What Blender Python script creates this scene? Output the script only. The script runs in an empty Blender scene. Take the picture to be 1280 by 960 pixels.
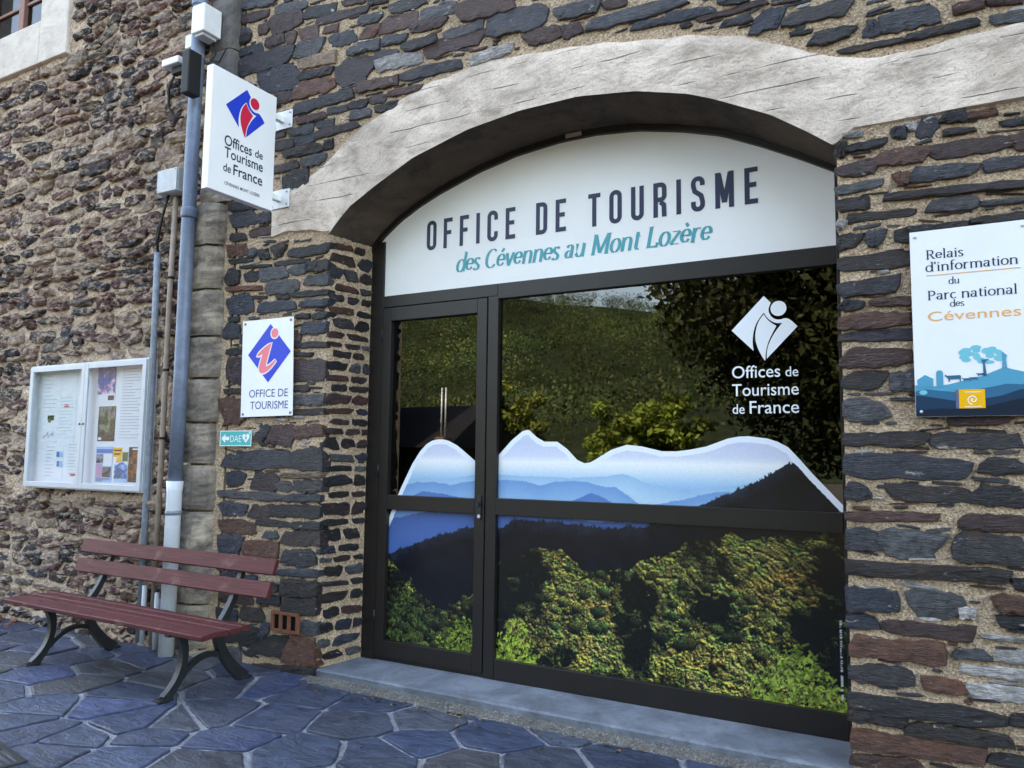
import bpy, bmesh, math, random
import numpy as np
from mathutils import Vector, Matrix
random.seed(7); np.random.seed(7)
sc = bpy.context.scene
# ------------------------------------------------ camera, world, sun, exposure
sc.render.resolution_x, sc.render.resolution_y = 1024, 768
cam_d = bpy.data.cameras.new('camera'); cam = bpy.data.objects.new('camera', cam_d)
sc.collection.objects.link(cam); sc.camera = cam
cam_d.sensor_width = 36; cam_d.lens = 27.5625; cam_d.clip_end = 5000
_r = Vector((0.87090755, 0.4912887, 0.01246767)); _d = Vector((-0.03537099, 0.08796533, -0.99549535)); _f = Vector((-0.49017234, 0.86654343, 0.09398704))
cam.matrix_world = Matrix(((_r.x, -_d.x, -_f.x, 0), (_r.y, -_d.y, -_f.y, -4.4077), (_r.z, -_d.z, -_f.z, 1.6), (0, 0, 0, 1)))
SUN_EL, SUN_AZ = 48, -14        # the sun stands behind the building, a little to its left
w = bpy.data.worlds.new("World"); sc.world = w; w.use_nodes = True
nt = w.node_tree; bg = nt.nodes['Background']
sky = nt.nodes.new('ShaderNodeTexSky'); sky.sky_type = 'NISHITA'; sky.sun_disc = False
sky.sun_elevation = math.radians(SUN_EL); sky.sun_rotation = math.radians(SUN_AZ); sky.dust_density = 2.0
nt.links.new(sky.outputs[0], bg.inputs[0]); bg.inputs[1].default_value = 0.13
sd = bpy.data.lights.new('sun', 'SUN'); sd.energy = 3.0; sd.angle = math.radians(0.5); sd.color = (1, .93, .82)
sun = bpy.data.objects.new('sun', sd); sc.collection.objects.link(sun)
sun.rotation_euler = (math.radians(-(90 - SUN_EL)), 0, math.radians(-SUN_AZ))
sc.view_settings.view_transform = 'Standard'; sc.view_settings.look = 'None'
sc.view_settings.exposure = 3.85; sc.view_settings.gamma = 1
sc.view_settings.use_white_balance = True; sc.view_settings.white_balance_temperature = 9000; sc.view_settings.white_balance_tint = 8
sc.render.engine = 'CYCLES'

# ------------------------------------------------ helpers
col = sc.collection
def srgb(r, g, b):
    f = lambda c: (c/255/12.92) if c/255 <= .04045 else ((c/255+.055)/1.055)**2.4
    return (f(r), f(g), f(b), 1)
def link(name, me, m=None, parent=None, kind=None):
    o = bpy.data.objects.new(name, me); col.objects.link(o)
    if m is not None and me is not None and len(me.materials) == 0: me.materials.append(m)
    if parent is not None: o.parent = parent
    if kind: o['kind'] = kind
    return o
def mesh(name, vs, fs, m=None, parent=None, kind=None, smooth=False):
    me = bpy.data.meshes.new(name); me.from_pydata([tuple(v) for v in vs], [], fs); me.update()
    if smooth: me.polygons.foreach_set('use_smooth', [True]*len(me.polygons))
    return link(name, me, m, parent, kind)
def obj(name, bm, m=None, parent=None, kind=None, smooth=False):
    me = bpy.data.meshes.new(name); bm.to_mesh(me); bm.free()
    if smooth: me.polygons.foreach_set('use_smooth', [True]*len(me.polygons))
    return link(name, me, m, parent, kind)
def tag(o, label=None, cat=None, group=None, kind=None):
    if label: o['label'] = label
    if cat: o['category'] = cat
    if group: o['group'] = group
    if kind: o['kind'] = kind
    return o
def thing(name, label, cat, loc=(0, 0, 0), rz=0, group=None):
    o = bpy.data.objects.new(name, None); col.objects.link(o); o.location = loc; o.rotation_euler = (0, 0, rz)
    o.empty_display_size = .1
    return tag(o, label, cat, group)
def box(bm, x0, x1, y0, y1, z0, z1, bev=0.0):
    r = bmesh.ops.create_cube(bm, size=1)
    vs = r['verts']
    for v in vs: v.co = Vector(((x0+x1)/2+v.co.x*(x1-x0), (y0+y1)/2+v.co.y*(y1-y0), (z0+z1)/2+v.co.z*(z1-z0)))
    if bev > 0:
        es = set(e for v in vs for e in v.link_edges)
        bmesh.ops.bevel(bm, geom=list(es), offset=bev, segments=2, affect='EDGES', profile=.6)
def boxo(name, x0, x1, y0, y1, z0, z1, m, parent=None, bev=0.0, kind=None):
    bm = bmesh.new(); box(bm, x0, x1, y0, y1, z0, z1, bev); return obj(name, bm, m, parent, kind)
def tube(bm, pts, r, n=12, cap=True):
    pts = [Vector(p) for p in pts]; rings = []; rr = r if isinstance(r, (list, tuple)) else [r]*len(pts)
    up = None
    for i, p in enumerate(pts):
        t = (pts[min(i+1, len(pts)-1)]-pts[max(i-1, 0)]).normalized()
        if up is None:
            up = t.orthogonal().normalized()
        up = (up-t*up.dot(t)).normalized(); s = t.cross(up)
        rings.append([bm.verts.new(p+rr[i]*(math.cos(a)*up+math.sin(a)*s)) for a in [2*math.pi*k/n for k in range(n)]])
    for a, b in zip(rings, rings[1:]):
        for k in range(n): bm.faces.new((a[k], a[(k+1) % n], b[(k+1) % n], b[k]))
    if cap:
        bm.faces.new(rings[0][::-1]); bm.faces.new(rings[-1])
def tubeo(name, pts, r, m, parent=None, n=12, kind=None):
    bm = bmesh.new(); tube(bm, pts, r, n); bmesh.ops.recalc_face_normals(bm, faces=bm.faces[:]); return obj(name, bm, m, parent, kind, smooth=True)
def poly(name, pts, origin, U, V, depth, m, parent, thick=.0012):
    """a flat shape (u,v) in the frame origin+u*U+v*V, standing `depth` out along U x V"""
    U = Vector(U); V = Vector(V); N = U.cross(V); O = Vector(origin)
    from mathutils.geometry import tessellate_polygon
    q = []
    for a in pts:
        if not q or (abs(q[-1][0]-a[0])+abs(q[-1][1]-a[1])) > 1e-5: q.append(a)
    tris = tessellate_polygon([[Vector((a[0], a[1], 0)) for a in q]]); fs = []
    for t in tris:
        a, b_, c = (q[i] for i in t); s = (b_[0]-a[0])*(c[1]-a[1])-(b_[1]-a[1])*(c[0]-a[0])
        if abs(s) > 1e-10: fs.append(tuple(t) if s > 0 else tuple(t)[::-1])
    return mesh(name, [O+U*u+V*v+N*depth for u, v in q], fs, m, parent)
def circ(cx, cy, r, n=28, ry=None):
    ry = r if ry is None else ry
    return [(cx+r*math.cos(2*math.pi*i/n), cy+ry*math.sin(2*math.pi*i/n)) for i in range(n)]
# printed lettering made from the built-in font
def text(name, body, origin, U, V, cap, width, depth, m, parent, shear=0, bold=0, align='L', cap_ref=.729):
    cu = bpy.data.curves.new(name, 'FONT'); cu.body = body; cu.size = 1; cu.shear = shear; cu.offset = bold; cu.resolution_u = 4
    tmp = bpy.data.objects.new('tmp', cu); col.objects.link(tmp)
    dg = bpy.context.evaluated_depsgraph_get(); dg.update()
    me = bpy.data.meshes.new_from_object(tmp.evaluated_get(dg)); bpy.data.objects.remove(tmp)
    n = len(me.vertices); co = np.empty(n*3); me.vertices.foreach_get('co', co); co = co.reshape(-1, 3)
    x0, x1 = co[:, 0].min(), co[:, 0].max(); sx = width/(x1-x0); sy = cap/cap_ref
    U = np.array(U, float); V = np.array(V, float); N = np.cross(U, V); O = np.array(origin, float)
    u = (co[:, 0]-x0)*sx; v = co[:, 1]*sy
    out = O+u[:, None]*U+v[:, None]*V+N*depth
    me.vertices.foreach_set('co', out.ravel()); me.materials.clear(); me.update()
    return link(name, me, m, parent)
# strokes: ribbons whose width follows a pen nib
def ribbon(bm, pts, wid, O, U, V, depth):
    O = Vector(O); U = Vector(U); V = Vector(V); N = U.cross(V)
    P = [Vector((p[0], p[1])) for p in pts]
    closed = (P[0]-P[-1]).length < 1e-6
    if closed: P = P[:-1]
    n = len(P); L = []; R = []
    for i in range(n):
        if closed: a, b = P[i-1], P[(i+1) % n]
        else: a, b = P[max(i-1, 0)], P[min(i+1, n-1)]
        d1 = (P[i]-a); d2 = (b-P[i])
        d1 = d1.normalized() if d1.length > 1e-9 else d2.normalized(); d2 = d2.normalized() if d2.length > 1e-9 else d1
        t = (d1+d2).normalized() if (d1+d2).length > 1e-6 else d1
        nn = Vector((-t.y, t.x)); k = 1/max(.6, nn.dot(Vector((-d1.y, d1.x))))
        h = wid(t)*.5*k
        L.append(P[i]+nn*h); R.append(P[i]-nn*h)
    f = lambda p: bm.verts.new(O+U*p.x+V*p.y+N*depth)
    LL = [f(p) for p in L]; RR = [f(p) for p in R]
    for i in range(n if closed else n-1):
        j = (i+1) % n; bm.faces.new((RR[i], RR[j], LL[j], LL[i]))
def arc(cx, cy, rx, ry, a0, a1, n=12):
    return [(cx+rx*math.cos(math.radians(a0+(a1-a0)*i/n)), cy+ry*math.sin(math.radians(a0+(a1-a0)*i/n))) for i in range(n+1)]

# ------------------------------------------------ materials
def mat(name):
    m = bpy.data.materials.new(name); m.use_nodes = True
    return m, m.node_tree.nodes, m.node_tree.links, m.node_tree.nodes['Principled BSDF']
def plain(name, c, rough=.5, spec=.5, metal=0, noise=0.0, nscale=8, bump=0.0, bscale=80):
    m, N, L, b = mat(name); b.inputs['Roughness'].default_value = rough; b.inputs['Metallic'].default_value = metal
    b.inputs['Specular IOR Level'].default_value = spec; b.inputs['Base Color'].default_value = c
    if noise > 0:
        g = N.new('ShaderNodeNewGeometry'); t = N.new('ShaderNodeTexNoise'); t.inputs['Scale'].default_value = nscale; t.inputs['Detail'].default_value = 6
        t.inputs['Roughness'].default_value = .65
        L.new(g.outputs['Position'], t.inputs['Vector'])
        r = N.new('ShaderNodeMapRange'); r.inputs[1].default_value = .3; r.inputs[2].default_value = .7; r.inputs[3].default_value = 1-noise; r.inputs[4].default_value = 1+noise*.5
        L.new(t.outputs[0], r.inputs[0])
        mx = N.new('ShaderNodeVectorMath'); mx.operation = 'SCALE'; mx.inputs[0].default_value = c[:3]; L.new(r.outputs[0], mx.inputs['Scale'])
        L.new(mx.outputs[0], b.inputs['Base Color'])
    if bump > 0:
        g = N.new('ShaderNodeNewGeometry'); t = N.new('ShaderNodeTexNoise'); t.inputs['Scale'].default_value = bscale; t.inputs['Detail'].default_value = 4
        L.new(g.outputs['Position'], t.inputs['Vector']); bp = N.new('ShaderNodeBump'); bp.inputs['Strength'].default_value = bump; bp.inputs['Distance'].default_value = .01
        L.new(t.outputs[0], bp.inputs['Height']); L.new(bp.outputs[0], b.inputs['Normal'])
    return m
def nodes_noise(N, L, vec, scale, detail=5, rough=.6, dist=0):
    t = N.new('ShaderNodeTexNoise'); t.inputs['Scale'].default_value = scale; t.inputs['Detail'].default_value = detail
    t.inputs['Roughness'].default_value = rough; t.inputs['Distortion'].default_value = dist; L.new(vec, t.inputs['Vector']); return t.outputs[0]
def mapping(N, L, vec, s):
    mp = N.new('ShaderNodeMapping'); mp.inputs['Scale'].default_value = s; L.new(vec, mp.inputs['Vector']); return mp.outputs[0]
def rng(N, L, v, a, b, c=0, d=1):
    r = N.new('ShaderNodeMapRange'); r.inputs[1].default_value = a; r.inputs[2].default_value = b; r.inputs[3].default_value = c; r.inputs[4].default_value = d; L.new(v, r.inputs[0]); return r.outputs[0]
def mixc(N, L, fac, a, b, mode='MIX'):
    m = N.new('ShaderNodeMix'); m.data_type = 'RGBA'; m.blend_type = mode
    for sock, v in ((m.inputs[0], fac), (m.inputs[6], a), (m.inputs[7], b)):
        if isinstance(v, (tuple, float, int)): sock.default_value = v
        else: L.new(v, sock)
    return m.outputs[2]
def math_(N, L, op, a, b):
    m = N.new('ShaderNodeMath'); m.operation = op
    for s, v in ((m.inputs[0], a), (m.inputs[1], b)):
        if isinstance(v, (float, int)): s.default_value = v
        else: L.new(v, s)
    return m.outputs[0]

def stone_mat(name, lime, limecol, stretch=(2.5, 2.5, 14), bump=.6, rough=.5, spec=.5, streak=.6, soft=.05):
    m, N, L, b = mat(name)
    g = N.new('ShaderNodeNewGeometry').outputs['Position']
    at = N.new('ShaderNodeAttribute'); at.attribute_name = 'tint'
    st = mapping(N, L, g, stretch)
    n1 = nodes_noise(N, L, st, 6, 8, .7, .6)
    n2 = nodes_noise(N, L, g, 22, 6, .7)
    n3 = nodes_noise(N, L, g, 7, 4, .6, .4)
    c = mixc(N, L, rng(N, L, n1, .42, .66), at.outputs['Color'], (2.3, 2.35, 2.5, 1), 'MULTIPLY')
    c2 = mixc(N, L, rng(N, L, n2, .35, .65, .0, .75), c, (.28, .28, .3, 1), 'MULTIPLY')
    rust = mixc(N, L, rng(N, L, n3, .60, .74, 0, .5), c2, (.14, .065, .03, 1))
    sk_ = nodes_noise(N, L, mapping(N, L, g, (5, 5, 60)), 5, 6, .75, .3)
    rust = mixc(N, L, rng(N, L, sk_, .56, .66, 0, streak), rust, (.20, .195, .21, 1))
    rust = mixc(N, L, rng(N, L, sk_, .34, .42, .7, 0), rust, (.006, .006, .007, 1))
    lm = nodes_noise(N, L, mapping(N, L, g, (1, 1, 2.4)), 9, 7, .72, .3)
    fl = rng(N, L, lm, lime, lime+soft, 0, .85)
    out = mixc(N, L, fl, rust, limecol)
    L.new(out, b.inputs['Base Color'])
    b.inputs['Specular IOR Level'].default_value = spec
    L.new(rng(N, L, n1, .3, .7, rough-.12, rough+.2), b.inputs['Roughness'])
    h = math_(N, L, 'ADD', math_(N, L, 'MULTIPLY', n1, 1.0), math_(N, L, 'MULTIPLY', n2, .6))
    h = math_(N, L, 'ADD', h, math_(N, L, 'MULTIPLY', nodes_noise(N, L, mapping(N, L, g, (6, 6, 42)), 5, 6, .7), 1.1))
    bp = N.new('ShaderNodeBump'); bp.inputs['Strength'].default_value = bump; bp.inputs['Distance'].default_value = .032
    L.new(h, bp.inputs['Height']); L.new(bp.outputs[0], b.inputs['Normal'])
    return m
M = {}
M['slate'] = stone_mat('slate', .635, (.55, .50, .45, 1), bump=.85, rough=.42)
M['rubble'] = stone_mat('rubble_stone', .495, (.66, .49, .38, 1), (1.5, 1.5, 4), 1.0, .65, .3, .25, .08)
def mortar_mat(name, c1, c2, c3, dirtlo=None, scale=1.0, bump=.9):
    m, N, L, b = mat(name); g = N.new('ShaderNodeNewGeometry').outputs['Position']
    v = N.new('ShaderNodeTexVoronoi'); v.inputs['Scale'].default_value = 130*scale; L.new(g, v.inputs['Vector'])
    v2 = N.new('ShaderNodeTexVoronoi'); v2.inputs['Scale'].default_value = 55*scale; L.new(g, v2.inputs['Vector'])
    n = nodes_noise(N, L, g, 3.2, 6, .65); nf = nodes_noise(N, L, g, 60, 5, .7)
    c = mixc(N, L, rng(N, L, n, .35, .65), c1, c2)
    sp = N.new('ShaderNodeSeparateColor'); L.new(v.outputs['Color'], sp.inputs[0])
    c = mixc(N, L, rng(N, L, sp.outputs[0], .62, 1, 0, .7), c, c3)
    c = mixc(N, L, rng(N, L, sp.outputs[1], .8, 1, 0, .5), c, (.55, .5, .44, 1))
    c = mixc(N, L, rng(N, L, nf, .35, .6, .55, 0), c, (.07, .055, .045, 1))
    L.new(c, b.inputs['Base Color']); b.inputs['Roughness'].default_value = .95; b.inputs['Specular IOR Level'].default_value = .15
    h = math_(N, L, 'ADD', math_(N, L, 'MULTIPLY', v2.outputs['Distance'], .9), math_(N, L, 'MULTIPLY', nf, 1.1))
    h = math_(N, L, 'ADD', h, math_(N, L, 'MULTIPLY', v.outputs['Distance'], .5))
    bp = N.new('ShaderNodeBump'); bp.inputs['Strength'].default_value = bump; bp.inputs['Distance'].default_value = .012
    L.new(h, bp.inputs['Height']); L.new(bp.outputs[0], b.inputs['Normal']); return m
M['mortar'] = mortar_mat('gravelly_mortar', (.74, .53, .36, 1), (.47, .34, .235, 1), (.22, .14, .09, 1))
M['rmortar'] = mortar_mat('old_lime_mortar', (.78, .59, .44, 1), (.55, .41, .31, 1), (.26, .17, .12, 1), scale=.55)
M['aggregate'] = mortar_mat('exposed_aggregate', (.2, .19, .18, 1), (.12, .115, .11, 1), (.06, .055, .05, 1), scale=.8)
M['joint'] = mortar_mat('paving_joint', (.36, .385, .44, 1), (.25, .275, .33, 1), (.13, .135, .15, 1), bump=.8)
def concrete_mat(name, c1, c2, stain, lines=True, ls=7.4, st0=.47, bmp=.8):
    m, N, L, b = mat(name); g = N.new('ShaderNodeNewGeometry').outputs['Position']
    n = nodes_noise(N, L, g, 2.3, 7, .65, .5); n2 = nodes_noise(N, L, mapping(N, L, g, (1, 1, 1.9)), 3.2, 9, .72, .5)
    nf = nodes_noise(N, L, g, 90, 4, .7); v = N.new('ShaderNodeTexVoronoi'); v.inputs['Scale'].default_value = 32; L.new(g, v.inputs['Vector'])
    c = mixc(N, L, rng(N, L, n, .42, .58), c1, c2)
    c = mixc(N, L, rng(N, L, n2, st0, st0+.22, 0, .8), c, stain)
    c = mixc(N, L, rng(N, L, nf, .30, .48, .45, 0), c, (.1, .085, .075, 1))
    pits = rng(N, L, v.outputs['Distance'], .05, .13, 1, 0); pm = math_(N, L, 'MULTIPLY', pits, rng(N, L, nodes_noise(N, L, g, 5, 2), .5, .6))
    c = mixc(N, L, math_(N, L, 'MULTIPLY', pm, .7), c, (.07, .06, .055, 1))
    h = math_(N, L, 'ADD', math_(N, L, 'MULTIPLY', nf, .35), math_(N, L, 'MULTIPLY', n2, .8))
    h = math_(N, L, 'SUBTRACT', h, math_(N, L, 'MULTIPLY', pm, 1.0))
    if lines:   # the seams left by the formwork boards
        s = N.new('ShaderNodeSeparateXYZ'); L.new(g, s.inputs[0])
        wob = math_(N, L, 'ADD', s.outputs[2], math_(N, L, 'MULTIPLY', nodes_noise(N, L, g, 1.6, 5, .6), .05))
        fr = math_(N, L, 'FRACT', math_(N, L, 'MULTIPLY', wob, ls), 0.0)
        ln = rng(N, L, math_(N, L, 'ABSOLUTE', math_(N, L, 'SUBTRACT', fr, .5), 0.0), .0, .035, 1, 0)
        msk = math_(N, L, 'MULTIPLY', ln, rng(N, L, nodes_noise(N, L, mapping(N, L, g, (.8, 1, 3)), 3.2, 4), .48, .60))
        c = mixc(N, L, math_(N, L, 'MULTIPLY', msk, .5), c, (.16, .13, .11, 1)); h = math_(N, L, 'SUBTRACT', h, math_(N, L, 'MULTIPLY', msk, 1.5))
    L.new(c, b.inputs['Base Color']); b.inputs['Roughness'].default_value = .88; b.inputs['Specular IOR Level'].default_value = .25
    bp = N.new('ShaderNodeBump'); bp.inputs['Strength'].default_value = bmp; bp.inputs['Distance'].default_value = .015
    L.new(h, bp.inputs['Height']); L.new(bp.outputs[0], b.inputs['Normal']); return m
M['concrete'] = concrete_mat('board_marked_concrete', (.74, .61, .52, 1), (.56, .455, .385, 1), (.22, .165, .13, 1))
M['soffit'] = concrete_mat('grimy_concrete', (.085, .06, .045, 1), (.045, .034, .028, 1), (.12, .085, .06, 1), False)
M['ashlar'] = concrete_mat('weathered_ashlar', (.40, .33, .26, 1), (.19, .16, .14, 1), (.04, .034, .032, 1), False, st0=.43, bmp=1.0)
M['darkblock'] = concrete_mat('dark_weathered_block', (.11, .10, .10, 1), (.07, .065, .065, 1), (.17, .15, .13, 1), False)
M['plaster'] = concrete_mat('pale_plaster', (.66, .58, .52, 1), (.58, .50, .45, 1), (.42, .35, .31, 1), False)
M['sill'] = concrete_mat('smooth_step_concrete', (.20, .225, .27, 1), (.13, .15, .185, 1), (.08, .08, .09, 1), False)
m, N, L, b = mat('dark_slate_paving'); g0 = N.new('ShaderNodeNewGeometry').outputs['Position']
oi = N.new('ShaderNodeObjectInfo'); va = N.new('ShaderNodeVectorMath'); va.operation = 'MULTIPLY_ADD'; L.new(oi.outputs['Random'], va.inputs[0]); va.inputs[1].default_value = (37, 53, 0); L.new(g0, va.inputs[2]); g = va.outputs[0]
at = N.new('ShaderNodeAttribute'); at.attribute_name = 'tint'
n1 = nodes_noise(N, L, mapping(N, L, g, (1.3, 3.2, 1)), 5, 9, .68, 1.0); n2 = nodes_noise(N, L, g, 45, 5, .7); n3 = nodes_noise(N, L, g, 1.7, 5, .6)
c = mixc(N, L, rng(N, L, n1, .40, .62), at.outputs['Color'], (2.6, 2.5, 2.3, 1), 'MULTIPLY')
c = mixc(N, L, rng(N, L, n3, .5, .66, 0, .45), c, (.085, .10, .145, 1))
c = mixc(N, L, rng(N, L, n2, .60, .72, 0, .45), c, (.2, .21, .24, 1))
L.new(c, b.inputs['Base Color']); L.new(rng(N, L, n1, .3, .7, .30, .55), b.inputs['Roughness']); b.inputs['Specular IOR Level'].default_value = .5
h = math_(N, L, 'ADD', n1, math_(N, L, 'MULTIPLY', n2, .35)); bp = N.new('ShaderNodeBump'); bp.inputs['Strength'].default_value = .9; bp.inputs['Distance'].default_value = .03
L.new(h, bp.inputs['Height']); L.new(bp.outputs[0], b.inputs['Normal']); M['paving'] = m
M['ground'] = plain('dark_asphalt_square', (.055, .052, .048, 1), .95, .1, noise=.3, nscale=1.5, bump=.3)  # dark asphalt, colour lowered to cut the light bounced onto the walls
M['bronze'] = plain('dark_bronze_aluminium', (.017, .0135, .013, 1), .38, .5, .2, noise=.15, nscale=5, bump=.05, bscale=400)
M['black'] = plain('black_iron', (.012, .014, .017, 1), .45, .5, noise=.3, nscale=30, bump=.25, bscale=90)
M['rubber'] = plain('black_rubber', (.012, .012, .013, 1), .6, .3)
M['white'] = plain('white_panel', (.80, .79, .78, 1), .5, .4, noise=.04, nscale=2)
M['sheet'] = plain('white_enamel', (.78, .79, .82, 1), .35, .5, noise=.04, nscale=5)
M['whitepl'] = plain('white_plastic', (.72, .73, .74, 1), .4, .5, noise=.12, nscale=9)
M['greypl'] = plain('grey_box_plastic', (.50, .52, .54, 1), .55, .4, noise=.2, nscale=14)
M['alu'] = plain('pale_aluminium', (.50, .54, .60, 1), .38, .5, .2, noise=.08, nscale=6)
M['zinc'] = plain('blue_grey_zinc', (.15, .19, .27, 1), .5, .5, .15, noise=.28, nscale=12, bump=.15, bscale=50)
M['lead'] = plain('grey_conduit', (.22, .25, .30, 1), .6, .4, noise=.35, nscale=20)
M['tanpipe'] = plain('tan_conduit', (.33, .25, .20, 1), .6, .4, noise=.25, nscale=15)
M['pvc'] = plain('white_pvc', (.58, .62, .68, 1), .4, .5, noise=.1, nscale=10)
M['clay'] = plain('terracotta', (.20, .075, .045, 1), .8, .3, noise=.3, nscale=30, bump=.3)
M['hole_shade'] = plain('hole_shade_black', (.008, .007, .007, 1), .9, .1)  # near-black colour standing in for the shade inside holes
M['navy'] = plain('navy_print', srgb(24, 32, 66), .45, .4); M['teal'] = plain('teal_print', srgb(48, 150, 160), .45, .4)
M['blue'] = plain('blue_print', srgb(6, 60, 190), .4, .4); M['red'] = plain('red_print', srgb(205, 35, 70), .4, .4)
M['salmon'] = plain('salmon_print', srgb(238, 120, 130), .4, .4); M['text'] = plain('dark_print', srgb(28, 42, 66), .4, .4)
M['textblue'] = plain('blue_letter_print', srgb(28, 66, 130), .4, .4)
M['whiteprint'] = plain('white_film', (.80, .82, .86, 1), .4, .4); M['orange'] = plain('orange_print', srgb(236, 168, 92), .4, .4)
M['dae'] = plain('turquoise_print', srgb(28, 170, 168), .4, .4); M['gold'] = plain('yellow_print', srgb(240, 175, 30), .4, .4)
M['mount1'] = plain('hill_print_light', srgb(62, 148, 178), .4, .4); M['mount2'] = plain('hill_print_mid', srgb(34, 98, 132), .4, .4)
M['mount3'] = plain('hill_print_dark', srgb(16, 52, 78), .4, .4); M['mount4'] = plain('hill_print_darkest', srgb(10, 30, 48), .4, .4)
M['crown_print'] = plain('tree_print', srgb(98, 184, 200), .4, .4)
M['paper'] = plain('paper', (.74, .76, .80, 1), .7, .2); M['grey_print'] = plain('grey_print', srgb(88, 98, 122), .6, .3)
M['room'] = plain('dark_room', (.01, .01, .01, 1), .9, .1)
M['roofing'] = plain('dark_roof_slates', (.006, .006, .008, 1), .6, .3, noise=.4, nscale=3)
M['wallfar'] = plain('dark_render', (.05, .045, .04, 1), .9, .2, noise=.3, nscale=2)  # render with a low, slightly mottled base colour
M['brickred'] = plain('chimney_brick', (.18, .10, .07, 1), .9, .2, noise=.3, nscale=6)
M['bark'] = plain('bark', (.07, .05, .035, 1), .9, .2, noise=.4, nscale=9, bump=.5, bscale=20)
def wood_mat():
    m, N, L, b = mat('red_brown_painted_wood'); tc = N.new('ShaderNodeTexCoord').outputs['Object']
    gr = nodes_noise(N, L, mapping(N, L, tc, (1.2, 28, 28)), 3, 7, .65, .6); wr = nodes_noise(N, L, tc, 5, 6, .7)
    c = mixc(N, L, rng(N, L, gr, .35, .65), (.115, .024, .024, 1), (.06, .013, .015, 1))
    c = mixc(N, L, rng(N, L, wr, .58, .66, 0, .35), c, (.24, .12, .11, 1)); L.new(c, b.inputs['Base Color'])
    b.inputs['Roughness'].default_value = .6; b.inputs['Specular IOR Level'].default_value = .25; bp = N.new('ShaderNodeBump'); bp.inputs['Strength'].default_value = .6; bp.inputs['Distance'].default_value = .006
    L.new(gr, bp.inputs['Height']); L.new(bp.outputs[0], b.inputs['Normal']); return m
M['wood'] = wood_mat()
M['windowwood'] = plain('red_brown_window_wood', (.24, .11, .085, 1), .6, .4, noise=.25, nscale=20)
def glass_mat(name, refl, tint, mx_=.4):
    m, N, L, b = mat(name); N.remove(b); o = N['Material Output']
    gl = N.new('ShaderNodeBsdfGlossy'); gl.inputs['Roughness'].default_value = 0.0; gl.inputs['Color'].default_value = (.95, .97, 1, 1)
    tr = N.new('ShaderNodeBsdfTransparent'); tr.inputs['Color'].default_value = tint
    mx = N.new('ShaderNodeMixShader'); fr = N.new('ShaderNodeLayerWeight'); fr.inputs['Blend'].default_value = .25
    L.new(rng(N, L, fr.outputs['Fresnel'], 0, 1, refl, mx_), mx.inputs[0]); L.new(tr.outputs[0], mx.inputs[1]); L.new(gl.outputs[0], mx.inputs[2]); L.new(mx.outputs[0], o.inputs['Surface']); return m
M['glass'] = glass_mat('solar_glass', .055, (.25, .27, .3, 1))
M['clear'] = glass_mat('clear_glass', .015, (.95, .96, .97, 1), .12)
def vcol_mat(name, rough=.35, attr='tint', spec=.4):
    m, N, L, b = mat(name); at = N.new('ShaderNodeAttribute'); at.attribute_name = attr; L.new(at.outputs['Color'], b.inputs['Base Color'])
    b.inputs['Roughness'].default_value = rough; b.inputs['Specular IOR Level'].default_value = spec; return m
M['film'] = vcol_mat('printed_window_film', .22)
def leaf_mat():
    m, N, L, b = mat('leaves'); at = N.new('ShaderNodeAttribute'); at.attribute_name = 'tint'; L.new(at.outputs['Color'], b.inputs['Base Color'])
    b.inputs['Roughness'].default_value = .6; b.inputs['Specular IOR Level'].default_value = .25
    tl = N.new('ShaderNodeBsdfTranslucent'); L.new(at.outputs['Color'], tl.inputs['Color']); mx = N.new('ShaderNodeMixShader'); mx.inputs[0].default_value = .3
    L.new(b.outputs[0], mx.inputs[1]); L.new(tl.outputs[0], mx.inputs[2]); L.new(mx.outputs[0], N['Material Output'].inputs['Surface']); return m
M['leaf'] = leaf_mat()
def set_tint(me, c):
    a = me.color_attributes.new('tint', 'FLOAT_COLOR', 'POINT'); a.data.foreach_set('color', np.tile(np.array(c, np.float32), len(me.vertices)))
def set_tints(me, arr):
    a = me.color_attributes.new('tint', 'FLOAT_COLOR', 'POINT'); a.data.foreach_set('color', np.asarray(arr, np.float32).ravel())
def nz(x, z, s=1.0, seed=0.0):       # cheap smooth noise for geometry
    return (math.sin(x*3.1*s+seed)+math.sin(z*4.7*s+1.3+seed*2)+math.sin((x+z)*7.3*s+2.1)+math.sin((x-2*z)*11.9*s+seed))/4

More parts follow.
